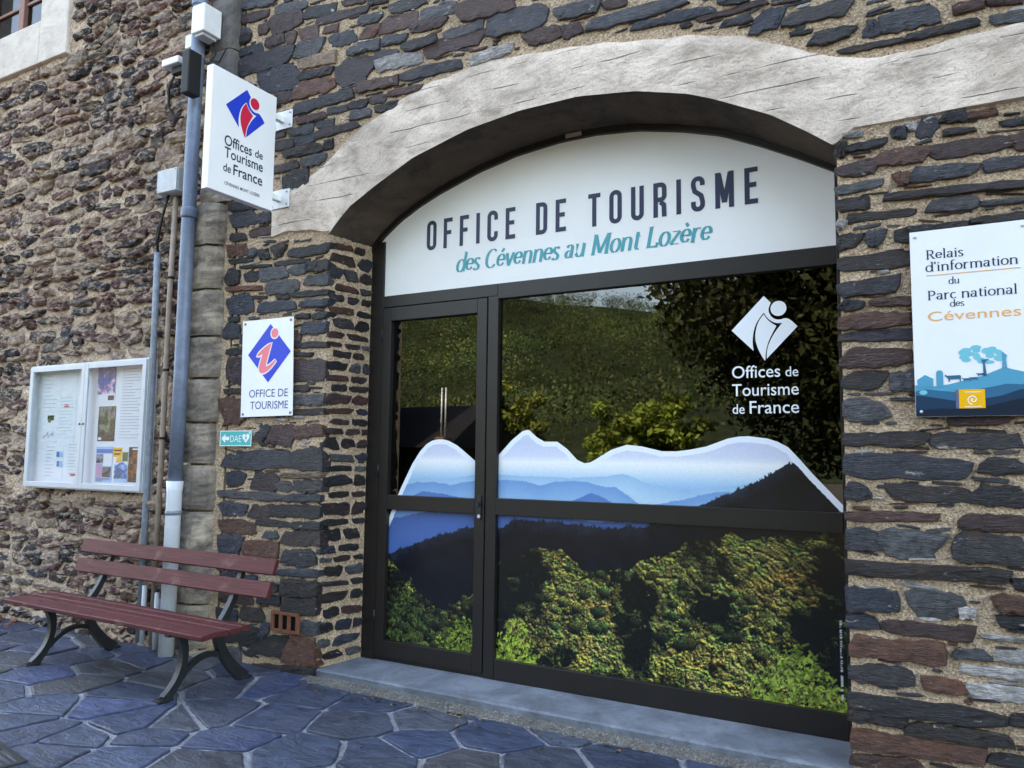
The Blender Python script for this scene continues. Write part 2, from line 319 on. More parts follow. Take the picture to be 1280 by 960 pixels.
# traced stones of the slate wall: x, z, length, height, tilt, colour, at the corner
STONES=[(-0.32,1.72,0.39,0.066,0.00,"k"),(0.08,1.71,0.37,0.072,0.00,"b"),(-0.23,1.58,0.55,0.100,-0.03,"b"),(0.19,1.59,0.17,0.070,-0.01,"b"),(-0.45,1.45,0.12,0.080,-0.04,"b"),(-0.12,1.45,0.35,0.073,-0.03,"k"),(0.17,1.45,0.21,0.091,-0.02,"k"),(-0.30,1.33,0.42,0.048,0.03,"p"),(0.14,1.32,0.26,0.066,0.00,"p"),(-0.43,1.21,0.16,0.096,-0.03,"b"),(-0.21,1.20,0.26,0.119,0.03,"g"),(0.12,1.20,0.28,0.123,-0.02,"b"),(-0.16,1.07,0.69,0.068,0.02,"k"),(0.27,1.05,0.12,0.048,0.05,"k"),(-0.40,0.91,0.24,0.105,0.06,"b"),(-0.11,0.92,0.22,0.113,0.06,"g"),(0.02,0.89,0.07,0.051,0.01,"w"),(0.23,0.95,0.19,0.075,0.06,"r"),(0.23,0.87,0.17,0.050,0.06,"k"),(-0.45,0.80,0.15,0.064,0.05,"b"),(-0.15,0.79,0.38,0.070,0.01,"p"),(-0.29,0.68,0.41,0.097,0.02,"r"),(0.03,0.70,0.14,0.047,0.01,"g"),(0.20,0.71,0.15,0.050,0.05,"w"),(-0.37,0.55,0.29,0.080,0.05,"b"),(0.13,0.63,0.29,0.046,-0.00,"w"),(-0.09,0.54,0.18,0.069,0.03,"r"),(0.14,0.54,0.27,0.058,0.00,"w"),(-0.18,0.41,0.67,0.078,0.02,"k"),(0.24,0.43,0.13,0.049,0.01,"k"),(-0.39,0.34,0.25,0.062,-0.03,"k"),(-0.04,0.32,0.42,0.067,0.05,"k"),(-0.22,0.23,0.56,0.086,0.04,"r"),(0.19,0.24,0.21,0.057,0.01,"k"),(-0.36,0.13,0.31,0.061,0.09,"p"),(0.18,0.79,0.20,0.021,-0.04,"w"),(-0.20,3.31,0.07,0.056,-0.26,"b"),(-0.07,3.31,0.08,0.088,-0.09,"b"),(-0.14,3.33,0.04,0.046,0.00,"w"),(0.05,3.34,0.11,0.055,-0.04,"k"),(0.17,3.33,0.13,0.036,0.00,"r"),(-0.42,3.34,0.10,0.033,-0.04,"w"),(-0.48,3.27,0.04,0.078,-0.18,"k"),(-0.36,3.27,0.19,0.043,0.04,"k"),(0.11,3.17,0.35,0.068,-0.01,"p"),(0.35,3.16,0.12,0.079,-0.05,"p"),(0.07,3.26,0.14,0.031,-0.07,"k"),(0.33,3.26,0.16,0.035,-0.04,"k"),(-0.41,3.15,0.19,0.071,0.00,"p"),(-0.19,3.18,0.22,0.080,-0.07,"r"),(-0.19,3.06,0.07,0.065,-0.02,"r"),(-0.01,3.06,0.28,0.073,-0.06,"b"),(0.29,3.06,0.23,0.057,-0.03,"b"),(-0.40,3.05,0.23,0.048,0.09,"g"),(0.05,2.96,0.64,0.040,-0.05,"k"),(-0.43,2.96,0.16,0.066,0.03,"k"),(-0.30,2.88,0.32,0.046,-0.03,"k"),(0.03,2.89,0.21,0.063,-0.07,"g"),(0.28,2.87,0.25,0.026,-0.03,"g"),(-0.04,2.78,0.26,0.040,-0.02,"k"),(0.25,2.79,0.29,0.039,-0.01,"k"),(-0.46,2.76,0.12,0.075,0.11,"k"),(-0.33,2.76,0.07,0.083,-0.04,"b"),(-0.14,2.76,0.19,0.072,-0.03,"k"),(-0.27,2.64,0.50,0.073,-0.01,"k"),(-0.49,2.86,0.05,0.048,-0.25,"w"),(-0.37,2.51,0.28,0.079,0.05,"b"),(-0.45,2.42,0.12,0.053,-0.03,"k"),(-0.21,2.42,0.29,0.045,-0.04,"p"),(-0.35,2.33,0.34,0.072,0.00,"r"),(-0.27,2.25,0.49,0.052,-0.01,"b"),(-0.34,2.14,0.32,0.090,0.01,"p"),(-0.41,2.02,0.21,0.078,-0.00,"k"),(-0.21,2.01,0.14,0.095,0.01,"g"),(-0.40,1.87,0.21,0.096,-0.08,"g"),(0.10,1.81,0.25,0.048,0.05,"p"),(-4.79,1.56,0.73,0.127,0.04,"b"),(-4.24,1.57,0.28,0.150,0.05,"b",1),(-5.01,1.41,0.20,0.108,0.02,"b"),(-4.68,1.39,0.28,0.125,-0.01,"p"),(-4.28,1.45,0.39,0.037,0.02,"o",1),(-4.47,1.36,0.16,0.066,0.03,"g"),(-4.21,1.37,0.24,0.083,0.03,"b",1),(-4.83,1.28,0.71,0.058,-0.01,"g"),(-4.27,1.28,0.35,0.052,0.04,"b",1),(-5.02,1.17,0.29,0.099,0.01,"b"),(-4.72,1.16,0.23,0.086,0.04,"p"),(-4.33,1.18,0.48,0.083,0.03,"k",1),(-4.97,1.03,0.40,0.097,-0.02,"r"),(-4.57,1.08,0.36,0.047,-0.03,"k"),(-4.22,1.08,0.26,0.055,0.05,"k",1),(-4.60,0.99,0.15,0.053,0.06,"g"),(-4.27,0.98,0.35,0.101,0.09,"p",1),(-5.04,0.89,0.26,0.126,0.06,"b"),(-4.70,0.87,0.37,0.123,0.04,"r"),(-4.30,0.84,0.27,0.100,0.06,"b",1),(-4.31,0.73,0.43,0.051,0.06,"b",1),(-4.59,0.60,0.19,0.065,0.04,"k"),(-4.27,0.62,0.33,0.109,0.06,"k",1),(-4.59,0.50,0.24,0.065,0.05,"k"),(-4.25,0.49,0.31,0.108,0.04,"k",1),(-4.15,0.34,0.15,0.088,0.05,"g",1),(-4.76,0.38,0.24,0.093,0.03,"k"),(-4.61,0.16,0.52,0.146,0.09,"k"),(-4.22,0.17,0.25,0.196,0.06,"r",1),(-4.40,0.01,0.61,0.063,0.10,"k",1),(-5.02,0.04,0.30,0.113,0.00,"g"),(-4.95,0.61,0.41,0.115,0.04,"b"),(-4.95,0.48,0.36,0.077,0.04,"p"),(-5.04,0.34,0.23,0.095,0.07,"b"),(-4.92,0.21,0.44,0.113,0.07,"k"),(-4.63,0.27,0.09,0.110,0.08,"b"),(-5.04,0.72,0.24,0.078,0.03,"r"),(-4.72,0.76,0.30,0.057,0.04,"k"),(-5.12,3.28,0.23,0.092,-0.12,"r"),(-4.93,3.24,0.10,0.064,-0.12,"g"),(-4.80,3.21,0.11,0.081,-0.07,"k"),(-4.64,3.22,0.13,0.088,-0.05,"k"),(-4.32,3.18,0.35,0.078,-0.02,"k",1),(-5.07,3.19,0.27,0.041,-0.06,"k"),(-4.89,3.12,0.34,0.025,-0.08,"k"),(-4.49,3.11,0.37,0.035,-0.03,"k"),(-5.15,3.06,0.16,0.119,-0.05,"k"),(-4.93,3.04,0.17,0.076,-0.06,"k"),(-4.69,3.04,0.29,0.097,-0.03,"g"),(-4.41,3.04,0.18,0.069,0.08,"g"),(-4.22,3.05,0.17,0.085,-0.07,"k",1),(-5.01,2.95,0.41,0.040,-0.07,"r"),(-4.58,2.92,0.34,0.097,0.00,"g"),(-4.22,2.94,0.18,0.076,-0.06,"g",1),(-5.05,2.82,0.29,0.136,-0.06,"b"),(-4.83,2.86,0.17,0.025,-0.12,"k"),(-4.57,2.84,0.14,0.035,-0.06,"k"),(-4.29,2.84,0.33,0.043,-0.04,"k",1),(-4.64,2.77,0.39,0.073,-0.04,"b"),(-4.24,2.76,0.23,0.060,-0.07,"b",1),(-5.11,2.70,0.13,0.046,-0.05,"k"),(-4.35,2.67,0.14,0.037,-0.08,"k"),(-4.17,2.66,0.10,0.050,-0.04,"k",1),(-5.13,2.61,0.18,0.108,-0.07,"b"),(-4.93,2.53,0.19,0.089,-0.06,"k"),(-4.22,2.57,0.21,0.092,-0.03,"b",1),(-5.01,2.43,0.35,0.054,-0.06,"k"),(-4.27,2.44,0.32,0.042,-0.04,"k",1),(-4.33,2.37,0.20,0.030,-0.05,"k"),(-4.99,2.28,0.34,0.194,-0.04,"p"),(-4.29,2.25,0.36,0.142,-0.02,"p",1),(-5.00,2.11,0.37,0.043,-0.02,"k"),(-4.36,2.11,0.20,0.042,-0.03,"k"),(-4.24,2.02,0.29,0.074,0.00,"g",1),(-5.07,1.95,0.26,0.184,-0.02,"r"),(-4.25,1.93,0.31,0.041,0.01,"k",1),(-4.73,1.76,0.10,0.127,-0.01,"b"),(-4.53,1.75,0.27,0.134,-0.03,"p"),(-4.24,1.78,0.25,0.090,0.06,"r",1),(-4.77,1.94,0.28,0.085,-0.02,"b"),(-4.68,2.01,0.45,0.042,-0.00,"k"),(-4.70,2.62,0.43,0.069,-0.05,"g"),(-4.58,2.51,0.42,0.068,-0.04,"p"),(-5.05,5.29,0.36,0.081,-0.14,"p"),(-5.16,5.19,0.17,0.051,-0.21,"g"),(-4.91,5.15,0.13,0.090,0.05,"p"),(-4.66,5.14,0.34,0.147,0.01,"p"),(-5.16,5.12,0.17,0.072,-0.08,"k"),(-5.06,5.00,0.26,0.071,-0.06,"b"),(-4.78,5.01,0.21,0.079,-0.12,"p"),(-4.60,4.98,0.10,0.107,-0.07,"r"),(-4.40,4.97,0.20,0.106,-0.12,"r"),(-4.29,5.13,0.27,0.086,-0.18,"k",1),(-4.61,5.25,0.35,0.079,-0.17,"g"),(-4.06,5.03,0.52,0.066,-0.08,"p"),(-4.12,4.94,0.25,0.056,-0.12,"p"),(-4.92,4.86,0.66,0.139,-0.05,"b"),(-4.40,4.84,0.28,0.124,-0.12,"g"),(-4.04,4.83,0.25,0.093,-0.12,"b"),(-3.78,4.92,0.22,0.073,-0.11,"g"),(-3.77,4.81,0.15,0.091,-0.09,"r"),(-3.83,4.70,0.31,0.082,-0.05,"b"),(-3.50,4.81,0.34,0.107,-0.04,"p"),(-4.25,4.71,0.42,0.085,-0.11,"o",1),(-4.72,4.66,0.42,0.185,-0.10,"b"),(-4.32,4.61,0.30,0.066,-0.08,"k",1),(-3.92,4.54,0.35,0.172,-0.06,"p"),(-3.61,4.60,0.22,0.053,-0.09,"b"),(-3.53,4.69,0.22,0.071,-0.11,"b"),(-3.30,4.60,0.30,0.069,-0.03,"k"),(-3.23,4.72,0.31,0.078,-0.11,"p"),(-3.42,4.93,0.33,0.080,-0.10,"b"),(-3.14,4.80,0.30,0.086,-0.05,"g"),(-2.92,4.60,0.32,0.075,0.02,"g"),(-3.00,4.52,0.49,0.101,-0.02,"p"),(-2.75,4.72,0.44,0.132,-0.10,"p"),(-3.49,4.51,0.42,0.097,-0.12,"w"),(-3.20,4.37,0.52,0.076,-0.05,"b"),(-3.11,4.27,0.27,0.058,-0.05,"k"),(-2.91,4.28,0.08,0.042,-0.08,"k"),(-4.33,4.50,0.39,0.113,-0.06,"r",1),(-4.65,4.49,0.19,0.087,-0.07,"p"),(-4.41,4.36,0.23,0.094,-0.01,"b"),(-4.10,4.36,0.36,0.082,0.01,"b"),(-3.69,4.38,0.40,0.080,-0.08,"p"),(-3.43,4.27,0.31,0.052,-0.06,"p"),(-3.87,4.26,0.19,0.062,-0.03,"k"),(-3.67,4.26,0.16,0.062,-0.06,"p"),(-3.34,4.18,0.23,0.060,0.00,"b"),(-3.59,4.18,0.21,0.061,-0.05,"k"),(-4.34,4.25,0.30,0.056,-0.05,"p"),(-4.07,4.26,0.20,0.055,-0.08,"b"),(-3.84,4.18,0.19,0.071,-0.02,"g"),(-3.66,4.11,0.25,0.070,-0.03,"p"),(-4.13,4.17,0.30,0.064,-0.06,"b"),(-4.70,4.25,0.13,0.048,-0.13,"p"),(-4.69,4.18,0.13,0.048,-0.05,"b"),(-4.45,4.17,0.27,0.065,-0.06,"g"),(-4.40,4.09,0.21,0.084,-0.01,"b"),(-4.07,4.10,0.43,0.063,0.01,"p"),(-3.85,4.01,0.30,0.080,0.01,"k"),(-4.11,4.00,0.17,0.072,0.07,"k"),(-4.64,4.09,0.23,0.076,-0.07,"b"),(-4.42,4.00,0.40,0.074,-0.05,"k"),(-4.00,3.92,0.25,0.072,0.03,"k"),(-4.26,3.92,0.18,0.046,-0.08,"g"),(-2.68,4.36,0.31,0.073,0.04,"w"),(-3.94,5.11,0.23,0.047,-0.17,"p"),(-3.70,5.04,0.19,0.045,-0.19,"k"),(-4.99,5.40,0.39,0.081,-0.21,"g"),(-5.09,4.64,0.24,0.100,-0.07,"k"),(-5.05,4.50,0.46,0.099,-0.17,"r"),(-2.49,4.55,0.46,0.152,-0.11,"b"),(-2.04,4.50,0.30,0.087,-0.09,"b"),(-1.78,4.47,0.16,0.056,-0.16,"p"),(-2.29,4.39,0.26,0.089,-0.04,"p"),(-2.08,4.37,0.14,0.087,0.05,"p"),(-1.64,4.36,0.62,0.083,-0.01,"b"),(-1.55,4.27,0.22,0.044,-0.09,"b"),(-1.30,4.26,0.29,0.059,-0.09,"b"),(-1.32,4.20,0.07,0.032,-0.05,"k"),(-1.05,4.21,0.39,0.037,0.02,"p"),(-1.02,4.14,0.17,0.046,-0.05,"b"),(-0.84,4.10,0.14,0.121,-0.18,"b"),(-1.04,4.27,0.17,0.039,-0.14,"b"),(-0.74,4.19,0.16,0.037,-0.21,"p"),(-0.58,4.07,0.33,0.079,-0.02,"b"),(-0.67,3.98,0.12,0.025,-0.15,"k"),(-0.51,3.92,0.22,0.068,0.01,"b"),(-0.31,3.91,0.07,0.082,0.17,"b"),(-0.14,3.91,0.25,0.104,0.00,"b"),(-0.32,3.81,0.31,0.033,-0.05,"k"),(0.01,3.81,0.32,0.045,0.01,"k"),(0.13,3.90,0.13,0.049,-0.02,"p"),(0.29,3.89,0.16,0.044,-0.22,"p"),(0.36,3.79,0.26,0.047,-0.15,"g"),(-5.06,3.54,0.29,0.115,-0.01,"b"),(-4.81,3.51,0.14,0.084,-0.07,"b"),(-5.11,3.39,0.17,0.068,-0.08,"b"),(-4.85,3.40,0.24,0.066,0.02,"p"),(-4.48,3.77,0.27,0.139,0.11,"k"),(-4.61,3.90,0.28,0.066,0.02,"p"),(-4.30,3.90,0.25,0.073,-0.04,"g"),(-4.18,3.83,0.29,0.027,0.01,"p",1),(-4.21,3.76,0.20,0.054,0.06,"p",1),(-4.97,3.92,0.40,0.077,-0.10,"b"),(-5.00,3.76,0.42,0.096,-0.07,"r"),(-5.08,3.65,0.30,0.077,-0.08,"k"),(-5.05,4.06,0.33,0.078,-0.07,"p"),(-5.00,4.19,0.43,0.098,-0.08,"b"),(-5.00,4.30,0.40,0.069,-0.08,"k")]
# ------------------------------------------------ the ground
gb = mesh('square', [(-900, -900, -.09), (900, -900, -.09), (900, 60, -.09), (-900, 60, -.09)], [(0, 1, 2, 3)], M['ground'], None, 'structure')
PX0, PX1, PY0, PY1 = -13.0, 4.0, -5.2, .03
nx, ny = 240, 74; vs = []; fs = []
for j in range(ny+1):
    for i in range(nx+1):
        x = PX0+(PX1-PX0)*i/nx; y = PY0+(PY1-PY0)*j/ny
        vs.append((x, y, -.009+.0035*nz(x, y, 2.3)+random.uniform(-.0015, .0015)))
for j in range(ny):
    for i in range(nx): a = j*(nx+1)+i; fs.append((a, a+1, a+nx+2, a+nx+1))
pav = bpy.data.objects.new('pavement', None); col.objects.link(pav); pav['kind'] = 'structure'
mesh('mortar_bed', vs, fs, M['joint'], pav)
SEEDS = [(-7.08,-0.41),(-6.49,-0.84),(-6.55,-0.58),(-6.09,-0.53),(-5.74,-0.98),(-5.44,-1.01),(-4.88,-0.97),(-5.05,-1.4),(-4.95,-1.65),(-4.67,-1.71),(-4.36,-1.64),(-4.32,-1.3),(-4.81,-1.16),(-4.12,-1.18),(-4.06,-1.36),(-3.89,-1.67),(-4.3,-1.81),(-3.51,-1.53),(-3.71,-0.85),(-3.17,-0.6),(-3.84,-0.3),(-3.14,-1.13),(-4.0,-0.94),(-4.47,-0.43),(-2.66,-1.04),(-2.77,-0.88),(-2.37,-0.33),(-2.7,-0.7),(-2.3,-0.84),(-1.54,-0.3),(-5.15,-0.22),(-5.56,-0.34),(-5.6,-0.64),(-4.26,-0.3),(-3.66,-1.15)]
seeds = list(SEEDS); rs = random.Random(3)
for _ in range(9000):
    p = (rs.uniform(PX0, PX1), rs.uniform(PY0, PY1)); d0 = .40 if -8 < p[0] < 0 and p[1] > -2.2 else .55
    if -7.2 < p[0] < -1.2 and p[1] > -1.75 and p[1] > -.62*(p[0]+4.2)-1.9 and p[1] < -.12 and p[0] < -3.0: d0 = .42
    if all((p[0]-q[0])**2+((p[1]-q[1])*1.15)**2 > d0*d0 for q in seeds): seeds.append(p)
def clip(P, a, b, c):     # keep a*x+b*y<=c
    out = []
    for i in range(len(P)):
        p, q = P[i], P[(i+1) % len(P)]; dp = a*p[0]+b*p[1]-c; dq = a*q[0]+b*q[1]-c
        if dp <= 0: out.append(p)
        if (dp < 0) != (dq < 0): t = dp/(dp-dq); out.append((p[0]+t*(q[0]-p[0]), p[1]+t*(q[1]-p[1])))
    return out
SLABT = [(.018, .028, .062), (.022, .032, .062), (.020, .030, .075), (.028, .036, .062), (.032, .036, .052), (.015, .024, .056), (.040, .040, .052), (.020, .033, .07)]
npav = 0; stuffP = []
order = sorted(range(len(seeds)), key=lambda i: (seeds[i][0])**2+(seeds[i][1]+4.4)**2)
for i in order:
    sx_, sy_ = seeds[i]
    ymax = -.135 if -4.15 < sx_ < -.4 else .0
    P = [(PX0, PY0), (PX1, PY0), (PX1, ymax), (PX0, ymax)]
    for j, q in enumerate(seeds):
        if j == i: continue
        dx, dy = q[0]-sx_, q[1]-sy_; d2 = dx*dx+dy*dy
        if d2 > 6: continue
        l = math.sqrt(d2); g_ = rs.uniform(.006, .019)
        P = clip(P, dx/l, dy/l, (dx*(q[0]+sx_)/2+dy*(q[1]+sy_)/2)/l-g_)
        if len(P) < 3: break
    if len(P) < 3: continue
    # roughen and round the outline
    Q = []
    for k in range(len(P)):
        a = Vector(P[k]); b_ = Vector(P[(k+1) % len(P)]); l = (b_-a).length
        if l < .01: continue
        nseg = max(2, min(9, int(l/.07))); nrm = Vector((-(b_-a).y, (b_-a).x))/l; cut = min(rs.uniform(.006, .03)/l, .3)
        for s in range(nseg+1):
            t = cut+(1-2*cut)*s/nseg; Q.append(a.lerp(b_, t)+nrm*(rs.uniform(0, .009)+.006*math.sin(t*5+i)*min(1, l)))
    if len(Q) < 5: continue
    cx_ = sum(p.x for p in Q)/len(Q); cy_ = sum(p.y for p in Q)/len(Q); n = len(Q)
    tx, ty, h0 = rs.uniform(-.008, .008), rs.uniform(-.008, .008), rs.uniform(.0, .006)
    vs = []; fs = []
    for lvl, (sc_, z) in enumerate(((1, -.03), (1, -.002), (.965, .0035), (.6, .004))):
        for p in Q:
            x = cx_+(p.x-cx_)*sc_; y = cy_+(p.y-cy_)*sc_
            vs.append((x-cx_, y-cy_, z+h0*(lvl > 0)+tx*(x-cx_)+ty*(y-cy_)+(rs.uniform(-.0012, .0012) if lvl > 1 else 0)))
    for r in range(3):
        for k in range(n): fs.append((r*n+k, r*n+(k+1) % n, (r+1)*n+(k+1) % n, (r+1)*n+k))
    vs.append((0, 0, .004+h0)); fs += [(3*n+k, 3*n+(k+1) % n, 4*n) for k in range(n)]
    c = rs.choice(SLABT); k_ = rs.uniform(.7, 1.35)
    o = mesh('paving_stone', vs, fs, M['paving'], pav, smooth=False); o.location = (cx_, cy_, 0); set_tint(o.data, (c[0]*k_*.85, c[1]*k_*.88, c[2]*k_*.88, 1))

# ------------------------------------------------ stones in walls
def outline(L_, H_, rs, n=7, kind='slate'):
    """irregular flat stone, u along its bed, v up"""
    a = L_/2; h = H_/2; up = []; dn = []
    sl, sr = rs.uniform(-.28, .28)*H_, rs.uniform(-.28, .28)*H_
    e1 = rs.uniform(.55, 1) if kind != 'slate' or rs.random() < .25 else rs.uniform(.8, 1.05); e2 = rs.uniform(.55, 1) if kind != 'slate' or rs.random() < .25 else rs.uniform(.8, 1.05); sk = rs.uniform(0, 6.28)
    rough = .17 if kind == 'slate' else .22
    for i in range(n):
        t = i/(n-1); x = -a+L_*t
        env = 1-((1-e1)*max(0, 1-t/.25)**1.3)-((1-e2)*max(0, 1-(1-t)/.25)**1.3)
        jj = 1 if 0 < i < n-1 else .88
        up.append((x+(sl if i == 0 else sr if i == n-1 else rs.uniform(-.3, .3)*L_/n*.5), h*env*jj*(1+rs.uniform(-rough, rough)+.07*math.sin(sk+5*t))))
        dn.append((x-(sl if i == 0 else sr if i == n-1 else rs.uniform(-.3, .3)*L_/n*.5), -h*env*jj*(1+rs.uniform(-rough, rough)+.07*math.sin(sk+4*t+1))))
    P = up[::-1]+[(-a-abs(rs.gauss(0, .06))*H_-abs(sl)*.3, rs.uniform(-.2, .2)*h)]+dn+[(a+abs(rs.gauss(0, .06))*H_+abs(sr)*.3, rs.uniform(-.2, .2)*h)]
    return P
def stone_geo(L_, H_, proud, rs, kind='slate', n=7):
    P = outline(L_, H_, rs, n, kind); m_ = len(P); vs = []; fs = []
    rag = .35 if kind == 'slate' else .6
    tl = rs.uniform(-.2, .2)*proud
    ins = min(.010, H_*.16) if kind == 'slate' else H_*.24
    for (inset, y) in ((-.002, .03), (0, -proud*.45), (ins*.45, -proud*.85), (max(ins*1.2, H_*.20), -proud)):
        for (u, v) in P:
            l = max(1e-6, math.hypot(u, v)); iu = min(inset, L_*.3); iv = min(inset, H_*.30)
            uu = u*(1-iu/(L_/2)); vv = v*(1-iv/(H_/2))
            vs.append((uu, y+(rs.uniform(-rag, rag)*proud*.5 if y < 0 else 0)+(tl*(v/H_*2) if y < 0 else 0), vv))
    for r in range(3):
        for k in range(m_): fs.append((r*m_+k, r*m_+(k+1) % m_, (r+1)*m_+(k+1) % m_, (r+1)*m_+k))
    # centre ridge keeps long faces well shaped
    b0 = 3*m_; half = m_//2
    cidx = []
    for i in range(n):
        t = i/(n-1); vs.append((-L_/2*.8+L_*.8*t, -proud*(1+rs.uniform(-rag, rag)*.6), rs.uniform(-.12, .12)*H_)); cidx.append(len(vs)-1)
    # top row is P[0..n-1] right->left, then left tip, bottom row left->right, right tip
    for i in range(n-1):
        tR = b0+i; tL = b0+i+1; cR = cidx[n-1-i]; cL = cidx[n-2-i]; fs.append((tR, tL, cL, cR))
        dL = b0+n+1+i; dR = dL+1; fs.append((dL, dR, cidx[i+1], cidx[i]))
    fs.append((b0+n-1, b0+n, cidx[0])); fs.append((b0+n, b0+n+1, cidx[0]))
    fs.append((b0+2*n, b0+2*n+1, cidx[-1])); fs.append((b0+2*n+1, b0, cidx[-1]))
    return vs, fs
PAL = {'b': [(.026, .031, .046), (.034, .036, .050), (.030, .026, .034), (.050, .050, .060), (.036, .030, .032)], 'k': [(.014, .012, .014), (.020, .014, .014), (.011, .012, .015), (.026, .017, .014)],
       'p': [(.060, .026, .023), (.046, .025, .025), (.075, .030, .022)], 'r': [(.12, .044, .023), (.10, .042, .026)], 'g': [(.085, .083, .085), (.07, .066, .07), (.055, .06, .065)],
       'o': [(.30, .19, .12), (.24, .17, .12)], 'w': [(.42, .38, .35), (.36, .33, .31)]}
CAMP = Vector((0, -4.4077, 1.6))
def shown(p, area):     # how large a stone shows in the photograph
    d = Vector(p)-CAMP; q = d.dot(_f)
    if q <= 0: return 0
    u = d.dot(_r)/q*980; v = d.dot(_d)/q*980
    return (area/q/q)*(1 if abs(u) < 660 and abs(v) < 500 else .001)
def emit_stones(lst, parent, m, limit, name='stone', fillname='stone_fill'):
    """lst: (matrix, verts, faces, tint, importance)"""
    lst = sorted(lst, key=lambda s: -s[4])
    for mt, vs, fs, t, _ in lst[:limit]:
        me = bpy.data.meshes.new(name); me.from_pydata(vs, [], fs); me.update(); set_tint(me, t)
        o = link(name, me, m, parent); o.matrix_local = mt
    V = []; F = []; T = []
    for mt, vs, fs, t, _ in lst[limit:]:
        b = len(V); V += [tuple(mt @ Vector(v)) for v in vs]; F += [tuple(b+i for i in f) for f in fs]; T += [t]*len(vs)
    if V:
        me = bpy.data.meshes.new(fillname); me.from_pydata(V, [], F); me.update(); set_tints(me, T); o = link(fillname, me, m, parent); o['kind'] = 'stuff'
def tintof(c, rs, k=.22):
    t = rs.choice(PAL[c]); f = 1+rs.uniform(-k, k); return (t[0]*f, t[1]*f, t[2]*f, 1)
ARCH = [(-4.103, 3.283), (-4.02, 3.37), (-3.90, 3.47), (-3.66, 3.592), (-3.321, 3.742), (-2.857, 3.858), (-2.449, 3.905), (-2.028, 3.908), (-1.639, 3.855), (-1.315, 3.765), (-1.163, 3.70), (-.84, 3.535), (-.65, 3.40), (-.503, 3.285)]
ARCHB = [(-4.02, 3.255), (-3.93, 3.35), (-3.753, 3.476), (-3.56, 3.572), (-3.375, 3.645), (-3.017, 3.756), (-2.70, 3.822), (-2.355, 3.856), (-2.08, 3.856), (-1.78, 3.825), (-1.488, 3.761), (-1.23, 3.682), (-.985, 3.566), (-.753, 3.441), (-.545, 3.32), (-.50, 3.29)]
TOPC = [(-4.72, 3.72), (-4.55, 3.745), (-4.28, 3.81), (-4.08, 3.93), (-3.88, 4.06), (-3.69, 4.14), (-3.47, 4.215), (-3.186, 4.30), (-2.81, 4.335), (-2.28, 4.30), (-1.72, 4.215), (-1.31, 4.14), (-.96, 4.05), (-.68, 3.90), (-.49, 3.80), (-.28, 3.755), (.02, 3.757), (.37, 3.77), (2.6, 3.77)]
LOWC = [(-4.72, 3.33), (-4.5, 3.35), (-4.3, 3.32), (-4.103, 3.285)]
def interp(P, x):
    if x <= P[0][0]: return P[0][1]
    for (a, b), (c, d) in zip(P, P[1:]):
        if x <= c: return b+(d-b)*(x-a)/(c-a)
    return P[-1][1]
def lowc(x):
    if x < -4.103: return interp(LOWC, x)
    if x > -.503: return 3.36 if x > -.42 else 3.285+(x+.503)*.9
    return interp(ARCH, x)
def in_open(x, z): return -4.103 < x < -.503 and z < interp(ARCH, x)
def in_conc(x, z): return -4.72 < x and lowc(x)-.0 < z < interp(TOPC, x)

# ------------------------------------------------ slate wall of the tourist office
sw = thing('slate_wall', 'slate stone wall with sandy mortar around the arched shopfront', 'wall', (0, 0, 0))
nx, nz_ = 340, 200; X0, X1, Z0, Z1 = -5.13, 2.6, -.1, 6.4
xs = sorted(set([X0+(X1-X0)*i/nx for i in range(nx+1)])); 
xs[min(range(len(xs)), key=lambda i: abs(xs[i]+4.103))] = -4.103; xs[min(range(len(xs)), key=lambda i: abs(xs[i]+.503))] = -.503
vs = []; fs = []; idx = {}
rs = random.Random(5)
for j in range(nz_+1):
    for i, x in enumerate(xs):
        z = Z0+(Z1-Z0)*j/nz_; idx[i, j] = len(vs)
        edge = 0 if abs(x+4.103) < .02 or abs(x+.503) < .02 else 1
        vs.append((x, (.006*nz(x, z, 2.1)+rs.uniform(-.004, .004))*edge, z))
for j in range(nz_):
    for i in range(len(xs)-1):
        x = (xs[i]+xs[i+1])/2; z = Z0+(Z1-Z0)*(j+.5)/nz_
        if in_open(x, z-.03): continue
        fs.append((idx[i, j], idx[i+1, j], idx[i+1, j+1], idx[i, j+1]))
mesh('mortar', vs, fs, M['mortar'], sw)
# reveals beside the opening: mortar faces
def grid(name, A, B, C, nu, nv, m, parent, amp=.004, seed=1, kind=None, smooth=False):
    A, B, C = Vector(A), Vector(B), Vector(C); nrm = (B-A).cross(C-A).normalized(); r = random.Random(seed); vs = []; fs = []
    for j in range(nv+1):
        for i in range(nu+1):
            e = 0 if i in (0, nu) else 1
            vs.append(A+(B-A)*i/nu+(C-A)*j/nv+nrm*r.uniform(-amp, amp)*e)
    for j in range(nv):
        for i in range(nu): a = j*(nu+1)+i; fs.append((a, a+1, a+nu+2, a+nu+1))
    return mesh(name, vs, fs, m, parent, kind, smooth)
grid('reveal', (-4.103, 0, -.1), (-4.02, .40, -.1), (-4.103, 0, 3.29), 16, 110, M['mortar'], sw, .005)
grid('reveal', (-.503, .46, -.1), (-.503, 0, -.1), (-.503, .46, 3.29), 16, 110, M['mortar'], sw, .004, 2)
boxo('wall_core', -5.1, -4.12, .02, .62, -.1, 9.5, M['mortar'], sw); boxo('wall_core', -.49, 9, .02, .62, -.1, 9.5, M['mortar'], sw)
boxo('wall_core', -4.12, -.49, .02, .62, 6.3, 9.5, M['mortar'], sw); boxo('wall_core', -4.12, -.49, .12, .62, 4.0, 6.3, M['mortar'], sw)
L_ = []; rs = random.Random(11)
